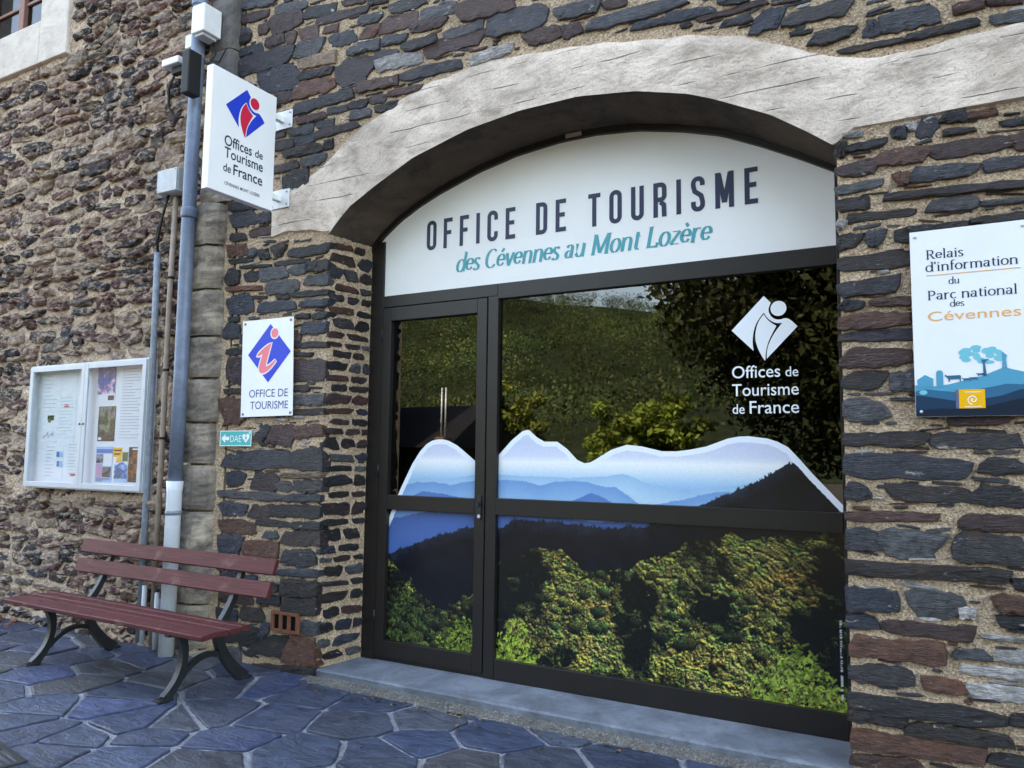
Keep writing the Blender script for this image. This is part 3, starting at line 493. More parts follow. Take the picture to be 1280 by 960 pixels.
for s in STONES:
    x, z, l, h, t, c = s[:6]; corner = len(s) > 6
    if in_conc(x, z) and in_conc(x, z+.035) and x < .4: continue
    if corner: l += .06
    # overlap into the mortar so that it reads as bedded
    vs, fs = stone_geo(max(l, .05)*1.04, max(h, .016)*1.18, rs.uniform(.012, .026), rs, 'slate', 7 if l < .22 else 10)
    if -4.16 < x+l/2 < -4.02 or (x < -4.1 and x+l/2 > -4.14):
        # a quoin: its end is squared off at the corner of the opening
        lim = -4.103-x+rs.uniform(.004, .016)
        vs = [(min(v[0], lim), v[1] if v[1] < 0 or v[0] < lim-.03 else .10, v[2]) for v in vs]
    if x > -.503 and x-l/2 < -.47:
        lim = -.503-x-rs.uniform(.006, .02); vs = [(max(v[0], lim) if v[0] < lim+.04 and False else (v[0] if v[0] > lim else lim), v[1] if v[1] < 0 or v[0] > lim+.03 else .10, v[2]) for v in vs]
    mt = Matrix.Translation((x, 0, z)) @ Matrix.Rotation(-t*.8, 4, 'Y')
    L_.append((mt, vs, fs, tintof(c, rs), shown((x, 0, z), l*h)+1))
# thin packing slivers pushed into the joints
placed = [(s[0], s[1], s[2]/2, s[3]/2) for s in STONES]; cnt = 0; rs2 = random.Random(77)
for _ in range(9000):
    x, z = rs2.uniform(-5.1, .42), rs2.uniform(.03, 5.4); l, h = rs2.uniform(.03, .17), rs2.uniform(.008, .024)
    if in_open(x+l/2, z) or in_open(x-l/2, z) or in_conc(x, z+.03) or in_conc(x, z-.03) or abs(x+4.103) < l/2+.02 or abs(x+.503) < l/2+.02: continue
    if any(abs(x-a) < c_+l/2+.004 and abs(z-b_) < d_+h/2+.003 for a, b_, c_, d_ in placed): continue
    placed.append((x, z, l/2, h/2)); cnt += 1
    vs, fs = stone_geo(l, h, rs2.uniform(.006, .013), rs2, 'slate', 5)
    L_.append((Matrix.Translation((x, 0, z)) @ Matrix.Rotation(rs2.gauss(0, .08), 4, 'Y'), vs, fs, tintof(rs2.choice('bkpgrw'), rs2), 0))
# stones on the deep left reveal
z = .10; row = 0
while z < 3.2:
    h = rs.choice([.05, .06, .07, .085, .10]); u = 0.0 if row % 3 else .05
    while u < .37:
        l = min(rs.uniform(.1, .27), .40-u)
        if l > .05:
            vs, fs = stone_geo(l*.93, h*rs.uniform(.7, .95), rs.uniform(.012, .02), rs, 'slate', 6); uc = u+l/2
            px_, py_ = -4.103+.083*uc/.4, uc
            mt = Matrix.Translation((px_, py_, z+h/2)) @ Matrix.Rotation(math.radians(90-11.7), 4, 'Z') @ Matrix.Rotation(rs.uniform(-.05, .05), 4, 'Y')
            L_.append((mt, vs, fs, tintof(rs.choice('kkbbpgk'), rs), shown((px_, py_, z), l*h*.5)))
        u += l+rs.uniform(.01, .03)
    z += h+rs.uniform(.012, .03); row += 1
# courses above and beside what the traced stones cover
z = 3.78
while z < 6.3:
    h = rs.uniform(.055, .12); x = -5.1
    while x < 2.5:
        l = rs.uniform(.16, .5); xc = x+l/2
        topline = 5.42-.278*(xc+5.2)
        if (z > topline+.06) or xc-l/2 > .40:
            if not in_conc(xc, z) and not in_conc(x, z) and not in_conc(x+l, z):
                vs, fs = stone_geo(l*.94, h*rs.uniform(.75, 1), rs.uniform(.012, .024), rs); 
                L_.append((Matrix.Translation((xc, 0, z+h/2)) @ Matrix.Rotation(rs.uniform(-.03, .03), 4, 'Y'), vs, fs, tintof(rs.choice('bbkppgr'), rs), shown((xc, 0, z), l*h*.4)))
        x += l+rs.uniform(.015, .04)
    z += h+rs.uniform(.015, .03)
z = .02
while z < 3.3:
    h = rs.uniform(.055, .12); x = .36+rs.uniform(0, .15)
    while x < 2.5:
        l = rs.uniform(.16, .5)
        vs, fs = stone_geo(l*.94, h*rs.uniform(.75, 1), rs.uniform(.012, .024), rs)
        L_.append((Matrix.Translation((x+l/2, 0, z+h/2)), vs, fs, tintof(rs.choice('bbkppgr'), rs), shown((x+l/2, 0, z), l*h*.4))); x += l+rs.uniform(.015, .04)
    z += h+rs.uniform(.015, .03)
emit_stones(L_, sw, M['slate'], 298)
# the cast arch and the lintel running on to the right
NU, NV = 260, 26; vs = []; fs = []; rs = random.Random(8)
for i in range(NU+1):
    x = -4.72+(2.6+4.72)*i/NU
    zl, zu = lowc(x), interp(TOPC, x)
    if x < -4.103: zl += .006*math.sin(x*23)
    zu += .006*math.sin(x*9)+.004*math.sin(x*23)
    for j in range(NV+1):
        z = zl+(zu-zl)*j/NV; bd = math.floor((z+.02*math.sin(x*1.3))/.135)
        y = -.018-.0035*math.sin(bd*12.9+math.floor(x/1.7)*3)+rs.uniform(-.0012, .0012)+.003*nz(x, z, 1.4)
        if j == NV or (j == 0 and (x < -4.103 or x > -.503)): y = .02
        y += .015*max(0, 1-(NV-j)/5)**1.5
        vs.append((x, y, z))
for i in range(NU):
    for j in range(NV): a = i*(NV+1)+j; fs.append((a, a+NV+1, a+NV+2, a+1))
ar = mesh('arch_lintel', vs, fs, M['concrete'], sw); ar['label'] = 'pale pinkish cast concrete arch band with board marks'
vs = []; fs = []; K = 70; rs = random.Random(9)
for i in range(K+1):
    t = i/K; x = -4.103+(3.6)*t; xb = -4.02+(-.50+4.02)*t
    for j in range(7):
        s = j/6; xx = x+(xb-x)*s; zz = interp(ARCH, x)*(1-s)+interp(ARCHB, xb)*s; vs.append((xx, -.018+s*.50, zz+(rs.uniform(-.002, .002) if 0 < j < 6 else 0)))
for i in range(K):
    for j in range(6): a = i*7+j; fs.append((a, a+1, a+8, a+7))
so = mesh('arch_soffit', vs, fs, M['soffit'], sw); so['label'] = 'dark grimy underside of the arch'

# ------------------------------------------------ old rubble wall on the left
rw = thing('rubble_wall', 'old rough rubble wall of purple brown stones behind the notice board', 'wall', (0, 0, 0))
X0, X1, Z0, Z1 = -13.0, -5.30, -.15, 8.4; nx, nz_ = 270, 290; vs = []; fs = []; idx = {}; rs = random.Random(21)
WX0, WX1, WZ0, WZ1 = -9.5, -8.19, 6.10, 7.6
SX1, SZ0 = -7.70, 5.63
for j in range(nz_+1):
    for i in range(nx+1):
        x = X0+(X1-X0)*i/nx; z = Z0+(Z1-Z0)*j/nz_
        y = -.012+.016*nz(x, z, 1.7, 3)+.009*nz(x, z, 5.1, 1)+rs.uniform(-.006, .006)
        if z < .5: y -= .05*(1-z/.5)**2
        if -7.85 < x < -6.0 and 1.2 < z < 2.48: y = max(y, -.018)
        vs.append((x, y, z))
for j in range(nz_):
    for i in range(nx):
        x = X0+(X1-X0)*(i+.5)/nx; z = Z0+(Z1-Z0)*(j+.5)/nz_
        if WX0-.05 < x < WX1+.05 and WZ0-.05 < z < WZ1+.05: continue
        a = j*(nx+1)+i; fs.append((a, a+1, a+nx+2, a+nx+1))
mesh('mortar', vs, fs, M['rmortar'], rw)
boxo('wall_core', -13, WX0-.1, .06, .62, -.1, 9.5, M['rmortar'], rw); boxo('wall_core', WX1+.06, -5.1, .06, .62, -.1, 9.5, M['rmortar'], rw)
boxo('wall_core', WX0-.1, WX1+.06, .06, .62, -.1, WZ0-.06, M['rmortar'], rw); boxo('wall_core', WX0-.1, WX1+.06, .06, .62, WZ1+.05, 9.5, M['rmortar'], rw)
RP = [(.12, .058, .055), (.085, .045, .045), (.05, .036, .04), (.03, .026, .03), (.17, .085, .068), (.27, .17, .12), (.12, .095, .08), (.045, .042, .055), (.32, .225, .16), (.14, .062, .055), (.36, .26, .20)]
L_ = []; z = -.02
while z < 8.2:
    h = rs.uniform(.06, .15); x = -12.9+rs.uniform(0, .2)
    while x < -5.36:
        l = rs.uniform(.15, .46)*(1.1 if h > .11 else .9)
        if rs.random() < .1: l *= .5
        xc = x+l/2; zc = z+h/2+rs.uniform(-.025, .025)+.05*math.sin(xc*1.3+z)
        hh = h*rs.uniform(.62, 1.12)
        if not (xc-l/2 < SX1 and zc > SZ0-.04 and xc > -10.1) and xc+l/2 < -5.30:
            vs, fs = stone_geo(l*rs.uniform(.8, 1.0), hh, rs.uniform(.015, .045), rs, 'rubble', 7)
            t = rs.choice(RP); f = rs.uniform(.75, 1.35)
            yy = -.012+.016*nz(xc, zc, 1.7, 3)-(.05*(1-zc/.5)**2 if zc < .5 else 0)
            if -7.85-l/2 < xc < -6.0+l/2 and 1.2 < zc < 2.48: vs = [(v[0], max(v[1], -.006-yy), v[2]) for v in vs]
            if True:
                L_.append((Matrix.Translation((xc, yy-.006, zc)) @ Matrix.Rotation(rs.gauss(0, .09), 4, 'Y') @ Matrix.Rotation(rs.gauss(0, .05), 4, 'Z'), vs, fs, (t[0]*f, t[1]*f, t[2]*f, 1), shown((xc, 0, zc), l*hh)))
        x += l+rs.uniform(.005, .045)
    z += h*.93+rs.uniform(.0, .02)
emit_stones(L_, rw, M['rubble'], 298)
# plastered window surround and window, top left
bm = bmesh.new(); 
box(bm, WX1, SX1, -.055, .3, SZ0, 7.9, .012); box(bm, -10.1, WX1-.002, -.055, .3, SZ0, WZ0, .012); box(bm, -10.1, WX0, -.055, .3, WZ0+.002, 7.9, .012); box(bm, WX0+.002, WX1-.002, -.055, .3, WZ1, 7.9, .012)
obj('window_surround', bm, M['plaster'], rw)
bm = bmesh.new(); y0, y1 = .10, .16
box(bm, WX1-.07, WX1-.002, y0, y1, WZ0+.002, WZ1, .004); box(bm, WX0+.002, WX0+.07, y0, y1, WZ0+.002, WZ1, .004)
box(bm, WX0+.07, WX1-.07, y0+.002, y1, WZ0+.002, WZ0+.075, .004); box(bm, WX0+.07, WX1-.07, y0+.002, y1, WZ1-.07, WZ1, .004)
box(bm, -8.90, -8.80, y0-.01, y1-.003, WZ0+.075, WZ1-.07, .004)
wf = obj('window', bm, M['windowwood'], rw)
for (a, c_) in ((-8.8, -8.26), (-9.43, -8.9)):
    for zz in (6.52, 6.95): boxo('glazing_bar', a+.001, c_-.001, y0+.015, y1-.01, zz, zz+.03, M['windowwood'], wf)
    boxo('pane', a+.002, c_-.002, .135, .141, WZ0+.077, WZ1-.072, M['glass'], wf)
boxo('window_room', WX0-.05, WX1+.05, .55, .58, WZ0-.05, WZ1+.04, M['room'], rw)

# ------------------------------------------------ ashlar pilaster between the two walls
pl = thing('stone_pilaster', 'weathered ashlar pilaster of stacked blocks behind the drainpipe', 'pilaster', (0, 0, 0))
rs = random.Random(31)
lv = [-.1, .05, .402, .77, 1.143, 1.516, 1.856, 2.22, 2.569, 2.965, 3.339, 3.705]
def ashlar(x0, x1, z0, z1, y0, ch, m, name='block'):
    n = 10; vs = []; fs = []
    prof = [(x0, .05), (x0, y0+ch*.5), (x0+ch*.5, y0), (x0+(x1-x0)*.35, y0), (x0+(x1-x0)*.62, y0), (x1-ch*1.6, y0), (x1-ch*.5, y0+ch*.8), (x1, y0+ch*1.9), (x1, .05)]
    for j in range(n+1):
        t = j/n; z = z0+(z1-z0)*t; e = .014 if j in (0, n) else (.003 if j in (1, n-1) else 0)
        for k, (x, y) in enumerate(prof):
            vs.append((x+(rs.uniform(-.005, .005) if 0 < k < 8 else 0)+(e if k < 4 else -e)*(.6), y+(e if 0 < k < 8 else 0)+(rs.uniform(-.006, .006) if 0 < k < 8 else 0), z+(rs.uniform(-.003, .003))))
    m_ = len(prof)
    for j in range(n):
        for k in range(m_-1): a = j*m_+k; fs.append((a, a+1, a+m_+1, a+m_))
    fs.append(tuple(range(m_))[::-1]); fs.append(tuple(n*m_+k for k in range(m_)))
    return mesh(name, vs, fs, m, pl)
for i, (a, b_) in enumerate(zip(lv, lv[1:])):
    xl = -5.72 if i % 2 == 0 and a < 2.6 else -5.58
    ashlar(xl, -5.245+rs.uniform(-.018, .010), a+.011, b_-.009, -.115+rs.uniform(-.012, .008), .075, M['ashlar'])
for a, b_ in ((3.705, 4.10), (4.10, 4.52)): ashlar(-5.56, -5.18, a+.007, b_-.005, -.06, .04, M['ashlar'])
for a, b_ in ((4.52, 5.02), (5.02, 5.5), (5.5, 6.0), (6.0, 6.5)): ashlar(-5.46, -5.19, a+.005, b_-.003, -.11, .025, M['darkblock'])
boxo('joint', -5.62, -5.16, .004, .04, -.1, 6.5, M['mortar'], pl)

# ------------------------------------------------ body of the building behind the walls
bd = thing('building_body', 'plain rendered rear volume of the building behind the stone walls', 'building', (0, 0, 0))
boxo('rear_block', -18, 9, 3.7, 9, -.1, 9.5, M['wallfar'], bd); boxo('upper_storey', -13, 9, .63, 3.69, 4.2, 9.5, M['wallfar'], bd)
boxo('side_block', -13, -4.6, .63, 3.69, -.1, 4.19, M['room'], bd); boxo('side_block', 0, 9, .63, 3.69, -.1, 4.19, M['room'], bd)
boxo('room_floor', -4.59, -.01, .47, 3.69, -.1, .05, M['room'], bd)
boxo('roof_edge', -18, 9, -.35, 9.2, 9.51, 9.7, M['roofing'], bd)
# ------------------------------------------------ doorstep
ds = thing('doorstep', 'smooth grey concrete doorstep under the glazed shopfront', 'doorstep', (0, 0, 0))
K = 60; vs = []; fs = []; rs = random.Random(2)
pr = [(-.0, .012), (-.004, .05), (.008, .062), (.08, .064), (.2, .066), (.33, .070), (.47, .072)]
for i in range(K+1):
    x = -4.098+(-.505+4.098)*i/K
    for k, (y, z) in enumerate(pr): vs.append((x+(y*.2 if i == 0 and y > .0 else 0), y+(rs.uniform(-.002, .002) if k < 3 else 0), z+rs.uniform(-.0008, .0008)))
m_ = len(pr)
for i in range(K):
    for k in range(m_-1): a = i*m_+k; fs.append((a, a+m_, a+m_+1, a+1))
mesh('step_top', vs, fs, M['sill'], ds)
vs = []; fs = []
for i in range(121):
    x = -4.15+(3.62)*i/120; e = .008*nz(x, 0, 3)
    for (y, z) in ((-.130+e, -.012), (-.115+e, .004), (-.06, .010), (-.008, .016), (.01, .016)): vs.append((x, y+rs.uniform(-.004, .004), z+rs.uniform(-.004, .004)))
for i in range(120):
    for k in range(4): a = i*5+k; fs.append((a, a+5, a+6, a+1))
mesh('rough_edge', vs, fs, M['aggregate'], ds)

# ------------------------------------------------ glazed shopfront
U, V = (1, 0, 0), (0, 0, 1)
sf = thing('shopfront', 'dark bronze framed glazed shopfront with door under the arch', 'shopfront', (0, 0, 0))
YF = .40
bm = bmesh.new()
box(bm, -4.022, -3.895, YF, YF+.06, .073, 3.30, .003)
box(bm, -.566, -.50, YF+.002, YF+.06, .073, 3.36, .003)
box(bm, -3.894, -2.849, YF+.002, YF+.06, 2.768, 2.858, .003)
box(bm, -2.926, -2.84, YF, YF+.06, .073, 2.7665, .003)
box(bm, -2.848, -.567, YF+.002, YF+.06, 2.746, 2.858, .003)
box(bm, -2.839, -.567, YF+.002, YF+.06, .073, .213, .003)
box(bm, -3.894, -2.927, YF+.012, YF+.06, .073, .10, .002)
obj('outer_frame', bm, M['bronze'], sf)
# arched frame member following the soffit
vs = []; fs = []; P = ARCHB; Kc = 80
for i in range(Kc+1):
    x = -4.018+(3.515)*i/Kc; z = interp(P, x); 
    for (dy, dz) in ((0, .03), (0, -.035), (.012, -.035), (.05, -.035), (.05, .03)): vs.append((x, YF-.012+dy, z+dz))
for i in range(Kc):
    for k in range(5): a = i*5+k; b_ = i*5+(k+1) % 5; fs.append((a, b_, b_+5, a+5))
mesh('arched_frame', vs, fs, M['bronze'], sf)
boxo('mid_rail', -2.839, -.567, YF-.003, YF+.055, 1.201, 1.317, M['bronze'], sf, .003)
dr = bmesh.new(); d0, d1 = -3.888, -2.932
box(dr, d0, -3.806, YF-.006, YF+.05, .105, 2.760, .003); box(dr, -3.014, d1, YF-.006, YF+.05, .105, 2.760, .003)
box(dr, -3.805, -3.015, YF-.005, YF+.05, 2.655, 2.760, .003); box(dr, -3.805, -3.015, YF-.005, YF+.05, .105, .222, .003)
box(dr, -3.805, -3.015, YF-.005, YF+.05, 1.199, 1.308, .003)
door = obj('door', dr, M['bronze'], sf)
for z0, z1 in ((.2225, 1.1985), (1.3085, 2.6545)): boxo('door_glass', -3.8045, -3.0155, YF+.034, YF+.04, z0, z1, M['glass'], door)
for z0, z1 in ((.2135, 1.2005), (1.3175, 2.7455)): boxo('pane', -2.8385, -.5675, YF+.034, YF+.04, z0, z1, M['glass'], sf)
bm = bmesh.new(); box(bm, -2.985, -2.952, YF-.018, YF-.007, 1.16, 1.33, .003); tube(bm, [(-2.968, YF-.018, 1.27), (-2.968, YF-.045, 1.27)], .016, 12)
obj('handle', bm, M['black'], door)
bm = bmesh.new(); tube(bm, [(-2.968, YF-.02, 1.185), (-2.968, YF-.008, 1.185)], .013, 12); obj('lock_cylinder', bm, M['alu'], door)
for z in (.35, 1.45, 2.5): tubeo('hinge', [(-3.893, YF-.010, z), (-3.893, YF-.010, z+.09)], .007, M['black'], sf, 8)
bm = bmesh.new(); box(bm, -2.30, -2.18, YF-.03, YF-.013, 3.832, 3.858, .003); obj('frame_clip', bm, M['tanpipe'], sf)

# ---- the printed film: a landscape photograph under a wavy top edge
WAVE = [(-3.87, 1.01), (-3.778, 1.197), (-3.707, 1.35), (-3.6, 1.545), (-3.53, 1.64), (-3.471, 1.696), (-3.42, 1.722), (-3.362, 1.732), (-3.31, 1.73), (-3.269, 1.72), (-3.20, 1.69), (-3.148, 1.656), (-3.022, 1.565), (-2.92, 1.53), (-2.83, 1.63), (-2.733, 1.726), (-2.65, 1.787), (-2.615, 1.797), (-2.593, 1.794), (-2.53, 1.743), (-2.474, 1.715), (-2.376, 1.715), (-2.303, 1.667), (-2.225, 1.592), (-2.173, 1.571), (-2.13, 1.577), (-2.097, 1.594), (-1.978, 1.663), (-1.872, 1.695), (-1.768, 1.685), (-1.635, 1.655), (-1.54, 1.655), (-1.449, 1.666), (-1.348, 1.686), (-1.215, 1.735), (-1.15, 1.747), (-1.09, 1.749), (-.978, 1.735), (-.92, 1.715), (-.861, 1.683), (-.791, 1.605), (-.727, 1.528), (-.589, 1.378), (-.55, 1.335)]
RW, RH = 1312, 640; RX0, RX1, RZ0, RZ1 = -3.83, -.55, .20, 1.80
gx = np.linspace(RX0, RX1, RW); gz = np.linspace(RZ0, RZ1, RH); XX, ZZ = np.meshgrid(gx, gz)
rg = np.random.RandomState(4)
def vnoise(w_, h_, cells, seed):
    r = np.random.RandomState(seed); cy_ = max(2, int(cells*h_/w_)+2); g = r.rand(cy_+1, cells+2)
    u = np.linspace(0, cells-.001, w_); v = np.linspace(0, cy_-1.001, h_); iu = u.astype(int); iv = v.astype(int); fu = u-iu; fv = v-iv
    fu = fu*fu*(3-2*fu); fv = fv*fv*(3-2*fv)
    a = g[iv][:, iu]; b = g[iv][:, iu+1]; c = g[iv+1][:, iu]; d = g[iv+1][:, iu+1]
    return (a*(1-fu)+b*fu)*(1-fv[:, None])+(c*(1-fu)+d*fu)*fv[:, None]
def fbm(c0, seed, oc=5):
    s = 0; a = 1; t = 0
    for o in range(oc): s = s+a*vnoise(RW, RH, c0*2**o, seed+o); t += a; a *= .6
    return s/t
img = np.zeros((RH, RW, 3))
def lerp3(t, stops):
    ts = [s[0] for s in stops]; return np.stack([np.interp(t, ts, [s[1][k] for s in stops]) for k in range(3)], -1)
img[:] = lerp3(ZZ, [(1.20, (88, 132, 190)), (1.35, (112, 158, 205)), (1.46, (160, 195, 222)), (1.54, (218, 226, 232)), (1.575, (232, 234, 236)), (1.62, (205, 210, 228)), (1.70, (194, 200, 224)), (1.8, (196, 202, 226))])
def ridge(pts, amp, cells, seed, topc, botc, depth, rough=.0):
    base = np.interp(gx, [p[0] for p in pts], [p[1] for p in pts]); r = np.random.RandomState(seed)
    n = sum(np.interp(np.linspace(0, cells*2**o, RW), np.arange(cells*2**o+1), r.rand(cells*2**o+1)-.5)*.55**o for o in range(5))
    top = base+amp*n; 
    if rough: top = top+rough*r.rand(RW)*(np.interp(np.linspace(0, 180, RW), np.arange(181), r.rand(181)))
    msk = ZZ < top[None, :]; t = np.clip((top[None, :]-ZZ)/depth, 0, 1)[..., None]
    cc = np.array(topc)*(1-t)+np.array(botc)*t; img[msk] = cc[msk]; return top
ridge([(-3.83, 1.36), (-3.5, 1.45), (-3.2, 1.44), (-2.8, 1.49), (-2.3, 1.48), (-1.9, 1.50), (-1.5, 1.40), (-1.2, 1.46), (-.5, 1.52)], .025, 20, 3, (142, 182, 214), (168, 200, 222), .10)
ridge([(-3.83, 1.30), (-3.55, 1.42), (-3.25, 1.40), (-3.0, 1.44), (-2.78, 1.45), (-2.5, 1.43), (-2.2, 1.45), (-1.95, 1.42), (-1.75, 1.30), (-1.3, 1.40), (-.5, 1.45)], .02, 24, 5, (102, 148, 198), (128, 172, 210), .12)
ridge([(-3.83, 1.22), (-3.5, 1.34), (-3.0, 1.30), (-2.5, 1.25), (-2.25, 1.33), (-2.12, 1.375), (-1.95, 1.31), (-1.7, 1.24), (-1.35, 1.33), (-1.1, 1.36), (-.5, 1.4)], .015, 28, 7, (72, 114, 174), (98, 145, 196), .15)
ridge([(-3.83, 1.12), (-3.4, 1.2), (-3.0, 1.22), (-2.7, 1.24), (-2.0, 1.18), (-1.4, 1.22), (-.5, 1.3)], .02, 20, 9, (58, 92, 150), (62, 98, 158), .15)
ridge([(-3.83, .86), (-3.7, .89), (-3.5, .97), (-3.3, 1.03), (-3.1, 1.09), (-2.95, 1.10), (-2.85, 1.08), (-2.7, 1.17), (-2.4, 1.17), (-2.0, 1.14), (-1.75, 1.17), (-1.62, 1.22), (-1.45, 1.29), (-1.2, 1.40), (-1.0, 1.50), (-.86, 1.585), (-.78, 1.60), (-.70, 1.54), (-.5, 1.36)], .012, 60, 11, (26, 34, 48), (13, 17, 25), .10, .03)
f1 = fbm(40, 50, 5); lo = ZZ < 1.14
dk = (0.55+1.0*f1)[..., None]
base_dark = (img.sum(-1) < 150)
img[base_dark] = (img*dk)[base_dark]*1.0
ft = fbm(9, 90, 5)
def puff(x, z, r, c, lite):
    i0, i1 = np.searchsorted(gx, [x-r*1.15, x+r*1.15]); j0, j1 = np.searchsorted(gz, [z-r, z+r*.95])
    if i1-i0 < 2 or j1-j0 < 2: return
    X = (XX[j0:j1, i0:i1]-x)/r; Z = (ZZ[j0:j1, i0:i1]-z)/(r*.8); n = rg.rand(j1-j0, i1-i0)
    nn = ft[j0:j1, i0:i1]; R = np.sqrt(X*X+Z*Z)*(1+.55*(nn-.5))+.28*(n-.5)
    m_ = R < .85
    sh = np.clip(.42+.72*(Z*.8+X*.3), 0.02, 1)**1.3*lite*(.15+1.45*n)
    cc = np.array(c)[None, None]*sh[..., None]+np.array([9, 13, 14])
    sub = img[j0:j1, i0:i1]; sub[m_] = cc[m_]
COLS = [(132, 132, 56), (108, 122, 56), (86, 106, 52), (150, 142, 62), (130, 116, 58), (112, 112, 62), (92, 118, 56)]
def worley(u, v, seed):
    iu = np.floor(u).astype(np.int64); iv = np.floor(v).astype(np.int64); best = np.full(u.shape, 9.); idn = np.zeros(u.shape)
    for di in (-1, 0, 1):
        for dj in (-1, 0, 1):
            a = iu+di; b_ = iv+dj; h = (a*73856093 ^ b_*19349663 ^ seed*83492791) & 0xffffff
            h1 = ((h*1103515245+12345) >> 8 & 0xffff)/65535.; h2 = ((h*22695477+1) >> 8 & 0xffff)/65535.; h3 = ((h*69069+7) >> 7 & 0xffff)/65535.
            d = (u-a-h1)**2+((v-b_-h2)*1.15)**2; m_ = d < best; best = np.where(m_, d, best); idn = np.where(m_, h3, idn)
    return np.sqrt(best), idn
rz = .027+.080*np.clip(1.16-ZZ, 0, 1); wob = (fbm(60, 400, 4)-.5)
U_ = (XX+1.7)/rz+wob*3.2+(fbm(18, 420, 3)-.5)*3; V_ = -np.log(rz)/.085*1.35+(fbm(60, 410, 4)-.5)*3.2+(fbm(18, 430, 3)-.5)*3
f_a, id_a = worley(U_, V_, 1); f_b, id_b = worley(U_*3.1+3, V_*3.1, 2); f_c, id_c = worley(U_*8+1, V_*8, 5)
hgt_ = 1.0-f_a**2*1.5+.17*(1-f_b)+.04*(1-f_c)+.9*fbm(40, 600, 5)
gz_, gx_ = np.gradient(hgt_, gz, gx); gz_ *= rz; gx_ *= rz
light = np.clip(.42-.24*gz_-.14*gx_, .04, 1.5)*np.clip(1.35-f_a*1.15, .12, 1)
mac = fbm(13, 507, 5)+.30*(id_a-.5)*.6
macro = np.clip((mac-.375)*6.5, .10, 1.25)
cidx = ((id_a*.75+mac*.9)*6.9).astype(int) % 7
colr = np.array(COLS, float)[cidx]
warmz = np.clip(1-np.abs(ZZ-.86)/.16, 0, 1)*np.clip((XX+1.15)/.3, 0, 1)*np.clip((fbm(10, 540, 3)-.42)*6, 0, 1)
colr = colr*(1-warmz[..., None])+np.array([168, 112, 42])*warmz[..., None]
canopy = colr*(light*macro*(.6+.8*rg.rand(RH, RW)*(1-f_c*.5)))[..., None]*np.array([1.28, 1.14, 1.1])+np.array([8, 12, 13])
topz = np.interp(gx, [-3.83, -3.6, -3.3, -3.15, -2.95, -2.90, -2.7, -2.35, -2.15, -1.9, -1.6, -1.45, -.5], [.84, .66, .46, .58, .66, .84, .95, .99, .86, .90, 1.00, 1.12, 1.19])
cb = canopy.copy()
for sh in ((1, 0), (-1, 0), (0, 1), (0, -1), (1, 1), (-1, -1), (1, -1), (-1, 1)): cb += np.roll(canopy, sh, (0, 1))
canopy = (.55*cb/9+.45*canopy)*1.08
tm = ZZ < topz[None, :]+.10*(fbm(30, 560, 4)-.5)
img[tm] = canopy[tm]
for k in range(110):
    t = k/110*.7; x = rg.uniform(-2.85, -.5); z = 1.10-.92*t
    if z > np.interp(x, gx, topz)-.02: continue
    mm = macro[min(RH-1, int((z-RZ0)/(RZ1-RZ0)*RH)), min(RW-1, int((x-RX0)/(RX1-RX0)*RW))]
    puff(x, z, (.020+.045*t)*rg.uniform(.7, 1.5), COLS[int(rg.randint(7))], np.clip(mm*rg.uniform(.5, 1.3), .12, 1.3))
for k in range(260):           # bushes in the door's lower pane
    t = k/260; z = .80-.58*t+rg.uniform(-.02, .02); x = rg.uniform(-3.83, -2.9)
    if z > np.interp(x, [-3.83, -3.6, -3.3, -3.15, -2.95], [.84, .66, .46, .58, .66]): continue
    puff(x, z, .02+.045*t, COLS[[0, 1, 2, 3][int(rg.randint(4))]], rg.uniform(.25, 1.0)*(.5+t*.6))
def leafy(x0, x1, z0, z1, n, c):
    for k in range(n):
        x = rg.uniform(x0, x1); z = rg.uniform(z0, z1)
        if (z-z0)/(z1-z0) > 1-abs((x-(x0+x1)/2)/(x1-x0))**1.2*1.6+rg.uniform(-.3, .1): continue
        a = rg.uniform(0, 3.14); l = rg.uniform(.008, .020); s = rg.uniform(.45, 1.25)
        i0, i1 = np.searchsorted(gx, [x-l, x+l]); j0, j1 = np.searchsorted(gz, [z-l, z+l])
        X = XX[j0:j1, i0:i1]-x; Z = ZZ[j0:j1, i0:i1]-z; u = X*math.cos(a)+Z*math.sin(a); v = -X*math.sin(a)+Z*math.cos(a)
        m_ = (u/l)**2+(v/(l*.38))**2 < 1; img[j0:j1, i0:i1][m_] = np.array(c)*s
leafy(-3.35, -2.90, .20, .48, 420, (120, 140, 52)); leafy(-2.86, -2.50, .20, .52, 520, (140, 158, 60)); leafy(-1.10, -.55, .20, .56, 900, (128, 148, 62)); leafy(-3.83, -3.4, .2, .7, 420, (70, 90, 44))
img = np.clip(img*(1+.05*(rg.rand(RH, RW, 1)-.5)), 0, 255)
wv = np.interp(gx, [p[0] for p in WAVE], [p[1] for p in WAVE])
slope = np.gradient(wv, gx); wid = .034*np.sqrt(1+slope**2)
edge = ZZ > (wv-wid)[None, :]; img[edge] = (226, 232, 244)
